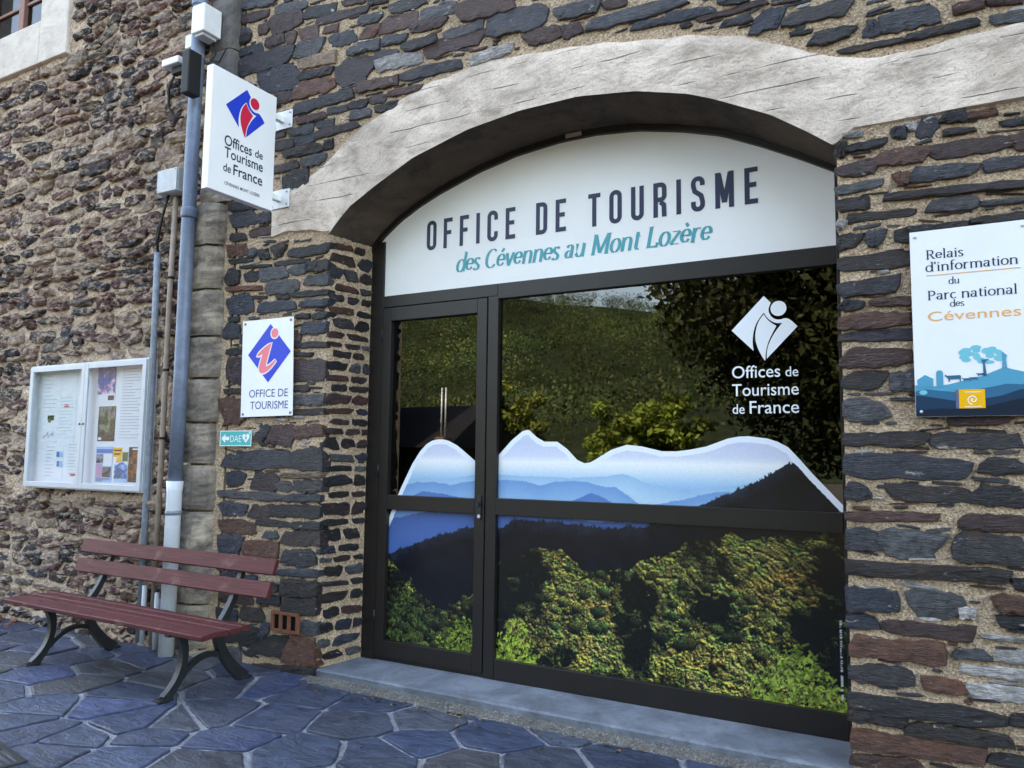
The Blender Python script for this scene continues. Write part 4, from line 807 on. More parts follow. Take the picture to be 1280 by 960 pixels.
# small vertical line of credits at the right edge
for k in range(60):
    j = int((.27+.0075*k-RZ0)/(RZ1-RZ0)*RH); i = int((-.605-RX0)/(RX1-RX0)*RW)
    if k % 7 != 6: img[j:j+2, i:i+int(rg.randint(3, 7))] = (190, 195, 200)
lin = np.where(img/255 <= .04045, img/255/12.92, ((img/255+.055)/1.055)**2.4)
def film(x0, x1, z0, z1, parent, y, dx=.0056, dz=.0062):
    nx_ = int((x1-x0)/dx); xs_ = np.linspace(x0, x1, nx_+1); nz2 = int((z1-z0)/dz)
    wt = np.interp(xs_, [p[0] for p in WAVE], [p[1] for p in WAVE]); top = np.minimum(z1, wt)
    t = np.linspace(0, 1, nz2+1)[:, None]; Zg = z0+(np.maximum(top, z0+.002)-z0)[None, :]*t; Xg = np.broadcast_to(xs_[None, :], Zg.shape)
    co = np.stack([Xg, np.full_like(Zg, y), Zg], -1).reshape(-1, 3)
    i = np.arange(nx_); j = np.arange(nz2); I, J = np.meshgrid(i, j); a = (J*(nx_+1)+I).ravel()
    keep = np.maximum(wt[:-1], wt[1:])[I.ravel()] > z0+.004
    F = np.stack([a, a+1, a+nx_+2, a+nx_+1], -1)[keep]
    me = bpy.data.meshes.new('printed_film'); me.vertices.add(len(co)); me.vertices.foreach_set('co', co.ravel()); me.loops.add(F.size); me.polygons.add(len(F))
    me.polygons.foreach_set('loop_start', np.arange(0, F.size, 4)); me.loops.foreach_set('vertex_index', F.ravel()); me.update(calc_edges=True); me.validate()
    ii = np.clip(((Xg-RX0)/(RX1-RX0)*RW).astype(int), 0, RW-1); jj = np.clip(((Zg-RZ0)/(RZ1-RZ0)*RH).astype(int), 0, RH-1)
    c = lin[jj, ii]; set_tints(me, np.concatenate([c, np.ones(c.shape[:2]+(1,))], -1).reshape(-1, 4))
    return link('printed_film', me, M['film'], parent)
YG = YF+.0325
film(-3.8045, -3.0155, 1.3085, 1.80, door, YG); film(-3.8045, -3.0155, .2225, 1.1985, door, YG)
film(-2.8385, -.5675, 1.3175, 1.80, sf, YG); film(-2.8385, -.5675, .2135, 1.2005, sf, YG)
# white logo and lettering on the big pane
LOGO = [(-.194,.000),(.002,.199),(.043,.155),(.029,.122),(.030,.094),(.050,.060),(.088,.044),(.139,.059),(.194,.000),(.014,-.186),(.015,-.138),(.030,-.087),(.065,-.025),(.108,.027),(.071,.025),(.027,.053),(.001,.096),(-.032,.058),(-.057,.007),(-.070,-.069),(-.063,-.134)]
BODY = [(.001,.087),(-.028,.052),(-.048,.000),(-.053,-.064),(-.037,-.124),(-.002,-.193),(.006,-.196),(.008,-.144),(.025,-.081),(.054,-.025),(.073,.011),(.038,.035),(.016,.060)]
def smooth_poly(P, it=1):
    for _ in range(it):
        Q = []
        for k in range(len(P)):
            a, b_, c_ = P[k-1], P[k], P[(k+1) % len(P)]
            va = Vector((a[0]-b_[0], a[1]-b_[1])); vc = Vector((c_[0]-b_[0], c_[1]-b_[1])); ang = math.degrees(va.angle(vc)) if va.length > 0 and vc.length > 0 else 180
            if ang < 115: Q.append(b_)
            else: Q.append((b_[0]*.75+a[0]*.25, b_[1]*.75+a[1]*.25)); Q.append((b_[0]*.75+c_[0]*.25, b_[1]*.75+c_[1]*.25))
        P = Q
    return P
def logo(cx_, cz_, s, O, U_, V_, dep, m1, m2, m3, par):
    f = lambda P: [(cx_+s*x, cz_+s*y) for x, y in P]
    poly('logo_diamond', f(smooth_poly(LOGO, 2)), O, U_, V_, dep, m1, par); poly('logo_figure', f(smooth_poly(BODY, 2)), O, U_, V_, dep, m2, par); poly('logo_head', f(circ(.087, .116, .046)), O, U_, V_, dep, m3, par)
OG = (0, YG-.001, 0)
logo(-.988, 2.401, 1.0, OG, U, V, 0.0005, M['whiteprint'], M['whiteprint'], M['whiteprint'], sf)
GT = M['whiteprint']
text('lettering', 'Offices', (-1.183, YG-.0015, 2.104), U, V, .078, .285, 0, GT, sf, bold=.004); text('lettering', 'de', (-.868, YG-.0015, 2.104), U, V, .062, .073, 0, GT, sf, bold=.004)
text('lettering', 'Tourisme', (-1.184, YG-.0015, 1.994), U, V, .078, .389, 0, GT, sf, bold=.004)
text('lettering', 'de', (-1.183, YG-.0015, 1.886), U, V, .062, .073, 0, GT, sf, bold=.004); text('lettering', 'France', (-1.080, YG-.0015, 1.886), U, V, .080, .285, 0, GT, sf, bold=.004)

# ------------------------------------------------ arched fascia panel with the name of the office
fa = thing('fascia_sign', 'white arched sign panel reading office de tourisme over the glazed door', 'sign', (0, 0, 0))
pts = [(x, interp(ARCHB, x)-.036) for x in np.linspace(-3.90, -.567, 60)]
P2 = [(-3.988, 2.859), (-.566, 2.859), (-.566, interp(ARCHB, -.567)-.036)]+pts[::-1]+[(-3.988, interp(ARCHB, -3.988)-.036)]
bm = bmesh.new(); f0 = bm.faces.new([bm.verts.new((x, YF+.028, z)) for x, z in P2]); ex = bmesh.ops.extrude_face_region(bm, geom=[f0])
for v in [g_ for g_ in ex['geom'] if isinstance(g_, bmesh.types.BMVert)]: v.co.y = YF+.014
bmesh.ops.recalc_face_normals(bm, faces=bm.faces[:]); obj('panel', bm, M['white'], fa)
# narrow capitals, drawn as strokes
def rrect(w_, h_, r, a=0, b=360): return None
def caps(bm, s, x, z, hgt, wl, sw_, gap, O, U_, V_, dep):
    r = wl*.5-sw_*.5
    W = lambda t: sw_
    for ch in s:
        L, R, B, T = x+sw_/2, x+wl-sw_/2, z+sw_/2, z+hgt-sw_/2; adv = wl; cxx = (L+R)/2; S = []
        top = arc(cxx, T-r, r, r, 0, 180, 10); bot = arc(cxx, B+r, r, r, 180, 360, 10)
        if ch == 'O': S = [top+[(L, B+r)]+bot+[(R, T-r)]]; S[0] = S[0]+[S[0][0]]
        elif ch == 'F': S = [[(L, z), (L, z+hgt)], [(L+sw_/2, T), (x+wl*.9, T)], [(L+sw_/2, z+hgt*.52), (x+wl*.78, z+hgt*.52)]]; adv = wl*.9
        elif ch == 'I': S = [[(L, z), (L, z+hgt)]]; adv = sw_
        elif ch == 'C': S = [[(R, T-r-hgt*.12)]+top+[(L, B+r)]+bot+[(R, B+r+hgt*.12)]]
        elif ch == 'E': S = [[(L, z), (L, z+hgt)], [(L+sw_/2, T), (x+wl*.9, T)], [(L+sw_/2, z+hgt*.52), (x+wl*.8, z+hgt*.52)], [(L+sw_/2, B), (x+wl*.9, B)]]; adv = wl*.9
        elif ch == 'D': S = [[(L, z), (L, z+hgt)], [(L+sw_/2, T)]+arc(R-r*.9, T-r*.9, r*.9, r*.9, 90, 0, 8)+arc(R-r*.9, B+r*.9, r*.9, r*.9, 0, -90, 8)+[(L+sw_/2, B)]]
        elif ch == 'T': S = [[(x, T), (x+wl, T)], [(cxx, z), (cxx, T-sw_/2)]]
        elif ch == 'U': S = [[(L, z+hgt), (L, B+r)]+bot+[(R, z+hgt)]]
        elif ch == 'R': S = [[(L, z), (L, z+hgt)], [(L+sw_/2, T)]+arc(R-r*.9, T-r*.9, r*.9, r*.9, 90, 0, 8)+arc(R-r*.9, z+hgt*.5+r*.9, r*.9, r*.9, 0, -90, 8)+[(L+sw_/2, z+hgt*.5)], [(cxx+sw_*.1, z+hgt*.5-sw_/2), (R-sw_*.1, z+hgt*.34), (R, z)]]
        elif ch == 'S': S = [[(R, T-r-hgt*.08)]+top+[(L, T-r-hgt*.06), (L+r*.3, z+hgt*.58), (R-r*.3, z+hgt*.44), (R, B+r+hgt*.08)]+arc(cxx, B+r, r, r, 0, -180, 10)+[(L, B+r+hgt*.1)]]
        elif ch == 'M': S = [[(L, z), (L, z+hgt)], [(L+sw_*.2, z+hgt-sw_*.2), (x+wl*.65, z+hgt*.15)], [(x+wl*.65, z+hgt*.15), (x+wl*1.3-sw_*.7, z+hgt-sw_*.2)], [(x+wl*1.3-sw_/2, z), (x+wl*1.3-sw_/2, z+hgt)]]; adv = wl*1.3
        elif ch == ' ': adv = wl*.42
        for k, st in enumerate(S): ribbon(bm, st, W, O, U_, V_, dep+.0004*k)
        x += adv+gap
    return x
def fitcaps(s, x0, x1, z, hgt, wl, sw_, O, dep, m, par):
    tb = bmesh.new(); e = caps(tb, s, 0, 0, hgt, wl, sw_, 0, O, U, V, dep); tb.free(); gap = (x1-x0-e)/(len(s)-1)
    bm = bmesh.new(); caps(bm, s, x0, z, hgt, wl, sw_, gap, O, U, V, dep); return obj('lettering', bm, m, par)
fitcaps('OFFICE DE TOURISME', -3.497, -1.005, 3.18, .232, .090, .031, (0, YF+.012, 0), 0, M['navy'], fa)
# serif letters from pen strokes; x height .45, capital .68, ascender .72
def A(*a): return arc(*a)
GL = {
 'd': (.50, [A(.22,.22,.19,.23,0,360), [(.41,.0),(.41,.72)]], [(.41,.72,-.09,0),(.41,0,0,.08)]),
 'e': (.44, [[(.05,.25),(.38,.25)]+A(.215,.245,.175,.205,8,325)], []),
 's': (.36, [A(.17,.34,.115,.10,20,190)+[(.12,.26),(.22,.19)]+A(.16,.10,.125,.105,30,-160)], [(.29,.37,0,0)]),
 'c': (.40, [A(.21,.225,.17,.22,50,320)], []), 'o': (.48, [A(.23,.225,.19,.23,0,360)], []),
 'v': (.46, [[(.05,.45),(.22,0)],[(.22,0),(.40,.45)]], [(.05,.45,-.06,.06),(.40,.45,-.05,.05)]),
 'n': (.54, [[(.10,0),(.10,.45)],[(.10,.34)]+A(.27,.30,.155,.145,150,0)+[(.425,0)]], [(.10,.45,-.07,0),(.10,0,-.07,.07),(.425,0,-.07,.07)]),
 'm': (.80, [[(.10,0),(.10,.45)],[(.10,.34)]+A(.25,.31,.145,.135,150,0)+[(.395,0)],[(.395,.34)]+A(.54,.31,.145,.135,150,0)+[(.685,0)]], [(.10,.45,-.07,0),(.10,0,-.07,.07),(.395,0,-.07,.07),(.685,0,-.07,.07)]),
 'a': (.45, [[(.07,.36)]+A(.20,.33,.125,.115,140,0)+[(.325,.0)], A(.18,.125,.125,.12,60,380)], [(.325,0,0,.08)]),
 'u': (.54, [[(.10,.45),(.10,.15)]+A(.25,.155,.15,.15,180,330)+[(.42,.15)],[(.42,.45),(.42,0)]], [(.10,.45,-.07,0),(.42,.45,-.07,0),(.42,0,0,.07)]),
 't': (.32, [[(.15,.58),(.15,.12)]+A(.24,.12,.09,.115,180,300)], [(.15,.44,-.09,.14)]),
 'r': (.40, [[(.10,0),(.10,.45)],[(.10,.30)]+A(.26,.28,.15,.16,150,60)], [(.10,.45,-.07,0),(.10,0,-.07,.09)]),
 'z': (.42, [[(.05,.43),(.35,.43)],[(.36,.43),(.04,.02)],[(.04,.02),(.37,.02)]], []),
 'l': (.26, [[(.12,0),(.12,.72)]], [(.12,.72,-.08,0),(.12,0,-.07,.07)]), 'i': (.26, [[(.12,0),(.12,.45)],[(.12,.57),(.12,.65)]], [(.12,.45,-.08,0),(.12,0,-.07,.07)]),
 'f': (.32, [[(.13,0),(.13,.58)]+A(.24,.58,.11,.14,180,50)], [(.13,.44,-.09,.15),(.13,0,-.07,.08)]),
 'p': (.52, [[(.10,-.2),(.10,.45)],A(.27,.225,.18,.22,0,360)], [(.10,.45,-.07,0),(.10,-.2,-.07,.08)]),
 'M': (.88, [[(.12,0),(.12,.68)],[(.13,.68),(.42,.04)],[(.42,.04),(.71,.68)],[(.73,.68),(.73,0)]], [(.12,0,-.09,.09),(.73,0,-.09,.09),(.12,.68,-.09,0),(.73,.68,0,.09)]),
 'L': (.56, [[(.13,0),(.13,.68)],[(.13,.015),(.48,.015),(.50,.14)]], [(.13,.68,-.09,.10),(.13,0,-.09,0)]),
 'C': (.64, [A(.34,.34,.28,.34,48,318)], [(.53,.60,0,0)]),
 'R': (.62, [[(.13,0),(.13,.68)],[(.13,.665)]+A(.30,.50,.16,.165,90,-90)+[(.13,.335)],[(.30,.33),(.52,.0)]], [(.13,.68,-.09,0),(.13,0,-.09,.09),(.53,0,-.03,.08)]),
 'P': (.56, [[(.13,0),(.13,.68)],[(.13,.665)]+A(.29,.49,.18,.175,90,-90)+[(.13,.315)]], [(.13,.68,-.09,0),(.13,0,-.09,.10)]),
 "'": (.18, [[(.10,.70),(.07,.54)]], []), ' ': (.26, [], [])}
for a_, b_, sh in (('é', 'e', [[(.19,.54),(.29,.66)]]), ('è', 'e', [[(.25,.54),(.14,.66)]])): GL[a_] = (GL[b_][0], GL[b_][1]+sh, GL[b_][2])
def serif(name, s, x0, x1, z, cap, O, U_, V_, dep, m, par, shear=0.0, thick=.085, thin=.032):
    tot = sum(GL[c][0] for c in s); k = cap/.68; kx = (x1-x0)/(tot*k); bm = bmesh.new(); x = 0
    for ch in s:
        w_, S, SF = GL[ch]; Q = [list(st) for st in S]+[[(a+l, b), (a+r, b)] for a, b, l, r in SF if r-l > 0]
        for i, st in enumerate(Q):
            pp = [(x0+(x+p[0]*k+shear*p[1]*k)*kx, z+p[1]*k) for p in st]
            if len(pp) > 1: ribbon(bm, pp, lambda t: k*(thin+(thick-thin)*abs(t.y)**1.2)*(.8+.2*kx), O, U_, V_, dep+.0003*(i % 5))
        x += w_*k
    return obj(name, bm, m, par)
serif('lettering', 'des Cévennes au Mont Lozère', -3.222, -1.30, 2.985, .135, (0, YF+.012, 0), U, V, 0, M['teal'], fa, .24, .125, .03)
# ------------------------------------------------ signs on the slate wall
def screws(par, pts, y, m, r=.008):
    for x, z in pts: tubeo('screw', [(x, y, z), (x, y-.004, z)], r, m, par, 10)
ip = thing('information_plaque', 'white plaque with blue diamond and pink letter i on the slate wall', 'plaque', (0, 0, 0))
bm = bmesh.new(); f0 = bm.faces.new([bm.verts.new(p) for p in ((-4.955, -.034, 1.897), (-4.392, -.034, 1.903), (-4.420, -.034, 2.668), (-4.975, -.034, 2.670))])
ex = bmesh.ops.extrude_face_region(bm, geom=[f0])
for v in [g_ for g_ in ex['geom'] if isinstance(g_, bmesh.types.BMVert)]: v.co.y = -.030
bmesh.ops.recalc_face_normals(bm, faces=bm.faces[:]); obj('plate', bm, M['sheet'], ip)
Oi = (0, -.0345, 0)
poly('diamond', [(-4.665, 2.164), (-4.434, 2.398), (-4.663, 2.628), (-4.900, 2.392)], Oi, U, V, .0006, M['blue'], ip)
IB = [(-4.640, 2.478), (-4.700, 2.455), (-4.780, 2.405), (-4.800, 2.375), (-4.775, 2.375), (-4.738, 2.392), (-4.770, 2.300), (-4.772, 2.262), (-4.750, 2.238), (-4.700, 2.240), (-4.640, 2.275), (-4.585, 2.330), (-4.600, 2.340), (-4.660, 2.300), (-4.690, 2.292), (-4.695, 2.310), (-4.670, 2.390)]
cx_ = sum(p[0] for p in IB)/len(IB); cz_ = sum(p[1] for p in IB)/len(IB)
def grow(P, d):
    out = []
    for k in range(len(P)):
        a, b_, c_ = (Vector(P[k-1]), Vector(P[k]), Vector(P[(k+1) % len(P)])); t = (c_-a).normalized(); out.append((b_.x-t.y*d, b_.y+t.x*d))
    return out
poly('letter_outline', grow(smooth_poly(IB, 2), -.010), Oi, U, V, .0012, M['sheet'], ip); poly('letter_i', smooth_poly(IB, 2), Oi, U, V, .0018, M['salmon'], ip)
poly('letter_outline', circ(-4.612, 2.551, .048), Oi, U, V, .0012, M['sheet'], ip); poly('letter_dot', circ(-4.612, 2.551, .038), Oi, U, V, .0018, M['salmon'], ip)
text('lettering', 'OFFICE DE', (-4.868, -.0352, 2.051), U, V, .064, .42, 0, M['textblue'], ip); text('lettering', 'TOURISME', (-4.850, -.0352, 1.958), U, V, .064, .408, 0, M['textblue'], ip)
screws(ip, [(-4.945, 2.645), (-4.445, 2.645), (-4.93, 1.92), (-4.415, 1.925)], -.034, M['lead'], .011)

da = thing('defibrillator_sign', 'small turquoise DAE sign with arrow and heart below the white plaque', 'sign', (0, 0, 0))
boxo('plate', -5.182, -4.824, -.032, -.028, 1.667, 1.790, M['dae'], da)
bm = bmesh.new()
for a, b_, c_, d_ in ((-5.182, -4.824, 1.784, 1.790), (-5.182, -4.824, 1.667, 1.673), (-5.182, -5.176, 1.6735, 1.7835), (-4.830, -4.824, 1.6735, 1.7835)): box(bm, a, b_, -.0335, -.0325, c_, d_)
obj('border', bm, M['sheet'], da); Od = (0, -.0328, 0)
poly('arrow', [(-5.165, 1.728), (-5.120, 1.765), (-5.120, 1.742), (-5.075, 1.742), (-5.075, 1.714), (-5.120, 1.714), (-5.120, 1.691)], Od, U, V, .0006, M['sheet'], da)
text('lettering', 'DAE', (-5.062, -.0334, 1.700), U, V, .056, .125, 0, M['sheet'], da)
hp = [(-4.885+.0030*16*math.sin(t)**3*.85, 1.733+.0026*(13*math.cos(t)-5*math.cos(2*t)-2*math.cos(3*t)-math.cos(4*t))) for t in [2*math.pi*k/36 for k in range(36)]]
poly('heart', hp[::-1], Od, U, V, .0006, M['sheet'], da); poly('bolt', [(-4.880, 1.757), (-4.900, 1.728), (-4.886, 1.730), (-4.893, 1.705), (-4.870, 1.738), (-4.884, 1.736)], Od, U, V, .0014, M['dae'], da)
bm = bmesh.new(); box(bm, -4.853, -4.835, -.0338, -.0333, 1.768, 1.774); box(bm, -4.847, -4.841, -.0342, -.0338, 1.762, 1.780); obj('cross', bm, M['sheet'], da)

rp = thing('park_sign', 'white national park information sign with blue hills at the right edge', 'sign', (0, 0, 0))
boxo('plate', -.167, .345, -.040, -.034, 1.828, 2.762, M['sheet'], rp, .001)
Or = (0, -.0405, 0)
serif('lettering', 'Relais', -.098, .068, 2.616, .045, Or, U, V, .0005, M['text'], rp, 0, .10, .04)
serif('lettering', "d'information", -.100, .292, 2.553, .045, Or, U, V, .0005, M['text'], rp, 0, .10, .04)
bm = bmesh.new(); box(bm, -.098, .298, -.0415, -.0405, 2.531, 2.5345); obj('rule', bm, M['orange'], rp)
serif('lettering', 'du', -.002, .046, 2.482, .033, Or, U, V, .0005, M['text'], rp, 0, .095, .04)
serif('lettering', 'Parc national', -.098, .284, 2.409, .045, Or, U, V, .0005, M['text'], rp, 0, .10, .04)
serif('lettering', 'des', .0, .062, 2.368, .033, Or, U, V, .0005, M['text'], rp, 0, .095, .04)
text('lettering', 'Cévennes', (-.098, -.0412, 2.302), U, V, .050, .390, 0, M['orange'], rp)
def hillp(pts, m, d, x0=-.1655, x1=.3435, zb=1.8295): 
    poly('printed_hill', [(x0, zb), (x1, zb)]+[(x, z) for x, z in sorted(pts, key=lambda p: -p[0])], Or, U, V, d, m, rp)
hillp([(-.1655, 1.985), (-.10, 1.975), (-.02, 1.985), (.06, 2.005), (.12, 2.02), (.18, 2.045), (.215, 2.06), (.24, 2.05), (.29, 2.035), (.3435, 2.045)], M['mount1'], .0004)
hillp([(-.1655, 1.955), (-.12, 1.965), (-.06, 1.955), (.02, 1.945), (.08, 1.955), (.15, 1.965), (.22, 1.98), (.28, 1.975), (.3435, 1.99)], M['mount2'], .0008)
hillp([(-.1655, 1.935), (-.10, 1.925), (0, 1.905), (.12, 1.91), (.2, 1.925), (.27, 1.95), (.3435, 1.965)], M['mount3'], .0012)
hillp([(-.1655, 1.86), (-.05, 1.868), (.08, 1.862), (.18, 1.885), (.26, 1.905), (.3435, 1.925)], M['mount4'], .0016)
rs = random.Random(6)
for k in range(20):
    x, z = rs.uniform(.045, .20), rs.uniform(2.085, 2.165); poly('printed_crown', circ(x, z, rs.uniform(.014, .024), 9, rs.uniform(.008, .016)), Or, U, V, .0004+.00005*k, M['crown_print'], rp)
poly('printed_trunk', [(.128, 2.02), (.142, 2.02), (.135, 2.085), (.152, 2.10), (.12, 2.10), (.128, 2.08)], Or, U, V, .0020, M['mount2'], rp)
poly('printed_barn', [(-.155, 1.975), (-.085, 1.975), (-.085, 2.015), (-.12, 2.035), (-.155, 2.012)], Or, U, V, .0020, M['mount1'], rp)
poly('printed_tower', [(-.072, 1.975), (-.042, 1.975), (-.042, 2.045), (-.050, 2.055), (-.064, 2.055), (-.072, 2.045)], Or, U, V, .0020, M['mount1'], rp)
poly('printed_dovecote_door', circ(-.13, 1.948, .018, 12, .012), Or, U, V, .0024, M['crown_print'], rp)
def beast(x, z, s): poly('printed_cow', [(x+s*a, z+s*b_) for a, b_ in ((-.9, .95), (-.7, .75), (.75, .8), (.95, .7), (.9, -.1), (.8, -.1), (.75, .25), (-.35, .25), (-.4, -.1), (-.5, -.1), (-.55, .3), (-.75, .55), (-.95, .7))], Or, U, V, .0020, M['mount2'], rp)
beast(.0, 2.0, .036); beast(.055, 1.998, .018); beast(.085, 2.002, .018); beast(.115, 2.02, .018)
poly('printed_walker', [(.205, 2.055), (.212, 2.055), (.214, 2.08), (.218, 2.055), (.226, 2.055), (.222, 2.10), (.228, 2.115), (.216, 2.125), (.212, 2.135), (.206, 2.125), (.208, 2.10)], Or, U, V, .0020, M['mount1'], rp)
bm = bmesh.new(); box(bm, .022, .131, -.0435, -.0425, 1.866, 1.957); obj('badge', bm, M['gold'], rp)
bm = bmesh.new(); box(bm, .008, .0215, -.0435, -.0425, 1.866, 1.957); obj('badge_strip', bm, M['grey_print'], rp)
bm = bmesh.new(); ribbon(bm, [(.080+.0022*t*math.cos(t), 1.908+.0022*t*math.sin(t)) for t in [k*.35 for k in range(2, 32)]], lambda t: .0042, (0, -.0437, 0), U, V, 0, ); obj('badge_spiral', bm, M['sheet'], rp)
bm = bmesh.new(); ribbon(bm, [(.045, 1.945), (.115, 1.945)], lambda t: .003, (0, -.0437, 0), U, V, 0); obj('badge_line', bm, M['sheet'], rp)
bm = bmesh.new(); ribbon(bm, [(.045, 1.874), (.115, 1.874)], lambda t: .003, (0, -.0437, 0), U, V, 0); obj('badge_line', bm, M['sheet'], rp)
screws(rp, [(-.142, 2.735), (.315, 2.735), (-.142, 1.853), (.315, 1.853)], -.040, M['alu'], .0075)

# ------------------------------------------------ projecting sign on two brackets
hs = thing('projecting_sign', 'white double sided sign with blue and red logo projecting on two brackets', 'sign', (0, 0, 0))
XS = -4.60; US, VS_ = (0, 1, 0), (0, 0, 1)
boxo('sign_box', -4.665, XS, -.742, -.127, 3.502, 4.428, M['sheet'], hs, .004)
boxo('rim', -4.672, -4.6645, -.735, -.134, 3.51, 4.42, M['alu'], hs)
Os = (XS+.0008, 0, 0)
logo(-.428, 4.172, .96, Os, US, VS_, .0004, M['blue'], M['red'], M['red'], hs)
text('lettering', 'Offices', (XS+.0014, -.612, 3.868), US, VS_, .082, .258, 0, M['text'], hs, bold=.012); text('lettering', 'de', (XS+.0014, -.323, 3.874), US, VS_, .064, .078, 0, M['text'], hs, bold=.012)
text('lettering', 'Tourisme', (XS+.0014, -.607, 3.778), US, VS_, .082, .366, 0, M['text'], hs, bold=.012)
text('lettering', 'de', (XS+.0014, -.612, 3.670), US, VS_, .064, .070, 0, M['text'], hs, bold=.012); text('lettering', 'France', (XS+.0014, -.520, 3.668), US, VS_, .084, .280, 0, M['text'], hs, bold=.012)
text('lettering', 'CÉVENNES MONT LOZÈRE', (XS+.0014, -.595, 3.572), US, VS_, .024, .334, 0, M['text'], hs, bold=.012)
for z in (4.285, 3.632):
    bm = bmesh.new(); box(bm, -4.655, -4.61, -.135, -.030, z-.022, z+.022, .003); box(bm, -4.73, -4.525, -.0305, -.024, z-.075, z+.075, .002)
    br = obj('bracket', bm, M['whitepl'], hs)
    for a in (-.05, .05):
        tubeo('bolt', [(-4.548, -.031, z+a), (-4.548, -.036, z+a)], .007, M['lead'], br, 8); tubeo('bolt', [(-4.708, -.031, z+a), (-4.708, -.036, z+a)], .007, M['lead'], br, 8)

# ------------------------------------------------ pipes and boxes on the pilaster
XP, YP = -5.52, -.175
dp = thing('drainpipe', 'blue grey zinc drainpipe with a white plastic lower section', 'pipe', (0, 0, 0))
tubeo('upper_pipe', [(XP+.004*math.sin(k*1.7), YP, 1.36+k*.9) for k in range(7)], .056, M['zinc'], dp, 24)
tubeo('lower_pipe', [(XP, YP, .0), (XP, YP, 1.30), (XP, YP, 1.38)], [.060, .060, .068], M['pvc'], dp, 24)
for z in (3.56, 5.42): tubeo('collar', [(XP, YP, z), (XP, YP, z+.015), (XP, YP, z+.075), (XP, YP, z+.09)], [.061, .066, .066, .061], M['zinc'], dp, 24)
for z in (1.11, 4.95): tubeo('clamp', [(XP, YP, z), (XP, YP, z+.035)], .064, M['lead'], dp, 24); boxo('clamp_arm', XP-.012, XP+.012, YP+.05, -.05, z+.004, z+.03, M['lead'], dp)
c1 = tubeo('conduit', [(-6.06, -.06, 3.36), (-6.05, -.055, 2.6), (-6.03, -.06, 1.4), (-6.02, -.06, .02)], .028, M['lead']); tag(c1, 'grey metal conduit left of the tan one, beside the notice board', 'pipe')
tc = thing('tan_conduit', 'thin tan conduit running down from the grey junction box', 'pipe', (0, 0, 0))
tubeo('tube', [(-5.84, -.07, 3.83), (-5.845, -.075, 2.9), (-5.84, -.075, 1.9), (-5.84, -.075, .02)], .023, M['tanpipe'], tc)
for z in (2.3, 1.72, 3.1): tubeo('clip', [(-5.843, -.075, z), (-5.843, -.075, z+.02)], .028, M['rubber'], tc)
for k, (x, r, m_) in enumerate(((-5.955, .02, 'pvc'), (-5.765, .019, 'pvc'), (-5.70, .017, 'lead'))):
    o = tubeo('pipe_stub', [(x, -.08-.02*k, .0), (x, -.08-.02*k, .50-.04*k)], r, M[m_]); tag(o, ['short white pipe stub between the two conduits behind the bench', 'short white pipe stub right of the tan conduit behind the bench', 'short grey pipe stub beside the white drainpipe foot'][k], 'pipe', 'short pipe stubs behind the bench')
jb = thing('junction_box', 'pale grey junction box left of the drainpipe above the tan conduit', 'junction box', (0, 0, 0))
boxo('box', -5.985, -5.72, -.15, -.03, 3.845, 4.055, M['greypl'], jb, .008); boxo('lid', -5.98, -5.725, -.162, -.151, 3.85, 4.05, M['greypl'], jb, .004)
for x, z in ((-5.965, 3.865), (-5.74, 4.035)): tubeo('screw', [(x, -.162, z), (x, -.165, z)], .006, M['lead'], jb, 8)
cb = thing('black_cables', 'loose black cables hanging from the junction box into the grey conduit', 'cable', (0, 0, 0))
for k in range(3):
    d = .012*k; tubeo('cable', [(-5.93+d, -.09, 3.845), (-5.945+d, -.10-d, 3.70), (-6.0+d, -.115, 3.56-.02*k), (-6.05+d*.5, -.085, 3.46), (-6.06+d*.4, -.06, 3.36)], .009, M['rubber'], cb, 8)
wb = thing('white_alarm_box', 'small white box on the dark block behind the top of the drainpipe', 'box', (0, 0, 0))
boxo('housing', -5.455, -5.30, -.30, -.12, 5.10, 5.34, M['whitepl'], wb, .01); boxo('base', -5.43, -5.33, -.28, -.14, 5.075, 5.099, M['greypl'], wb, .004)
tubeo('cable', [(-5.36, -.15, 5.08), (-5.34, -.13, 4.98), (-5.40, -.125, 4.93), (-5.30, -.125, 4.90), (-5.22, -.125, 5.0)], .006, M['rubber'], wb, 8)
lb = boxo('lamp_base', -5.71, -5.60, -.16, -.03, 5.10, 5.22, M['whitepl'], None, .008); tag(lb, 'small white box left of the drainpipe near its top', 'box')
fl = thing('floodlight', 'black floodlight body with a white cap strapped to the drainpipe', 'floodlight', (0, 0, 0))
boxo('body', -5.47, -5.38, -.36, -.235, 4.56, 4.93, M['rubber'], fl, .01)
boxo('arm', -5.68, -5.471, -.30, -.245, 4.80, 4.86, M['rubber'], fl, .006); boxo('cap', -5.76, -5.55, -.34, -.24, 4.865, 4.925, M['whitepl'], fl, .01)
tubeo('cable', [(-5.66, -.28, 4.80), (-5.74, -.27, 4.70), (-5.76, -.25, 4.55), (-5.70, -.23, 4.45), (-5.60, -.22, 4.44)], .010, M['rubber'], fl, 8)

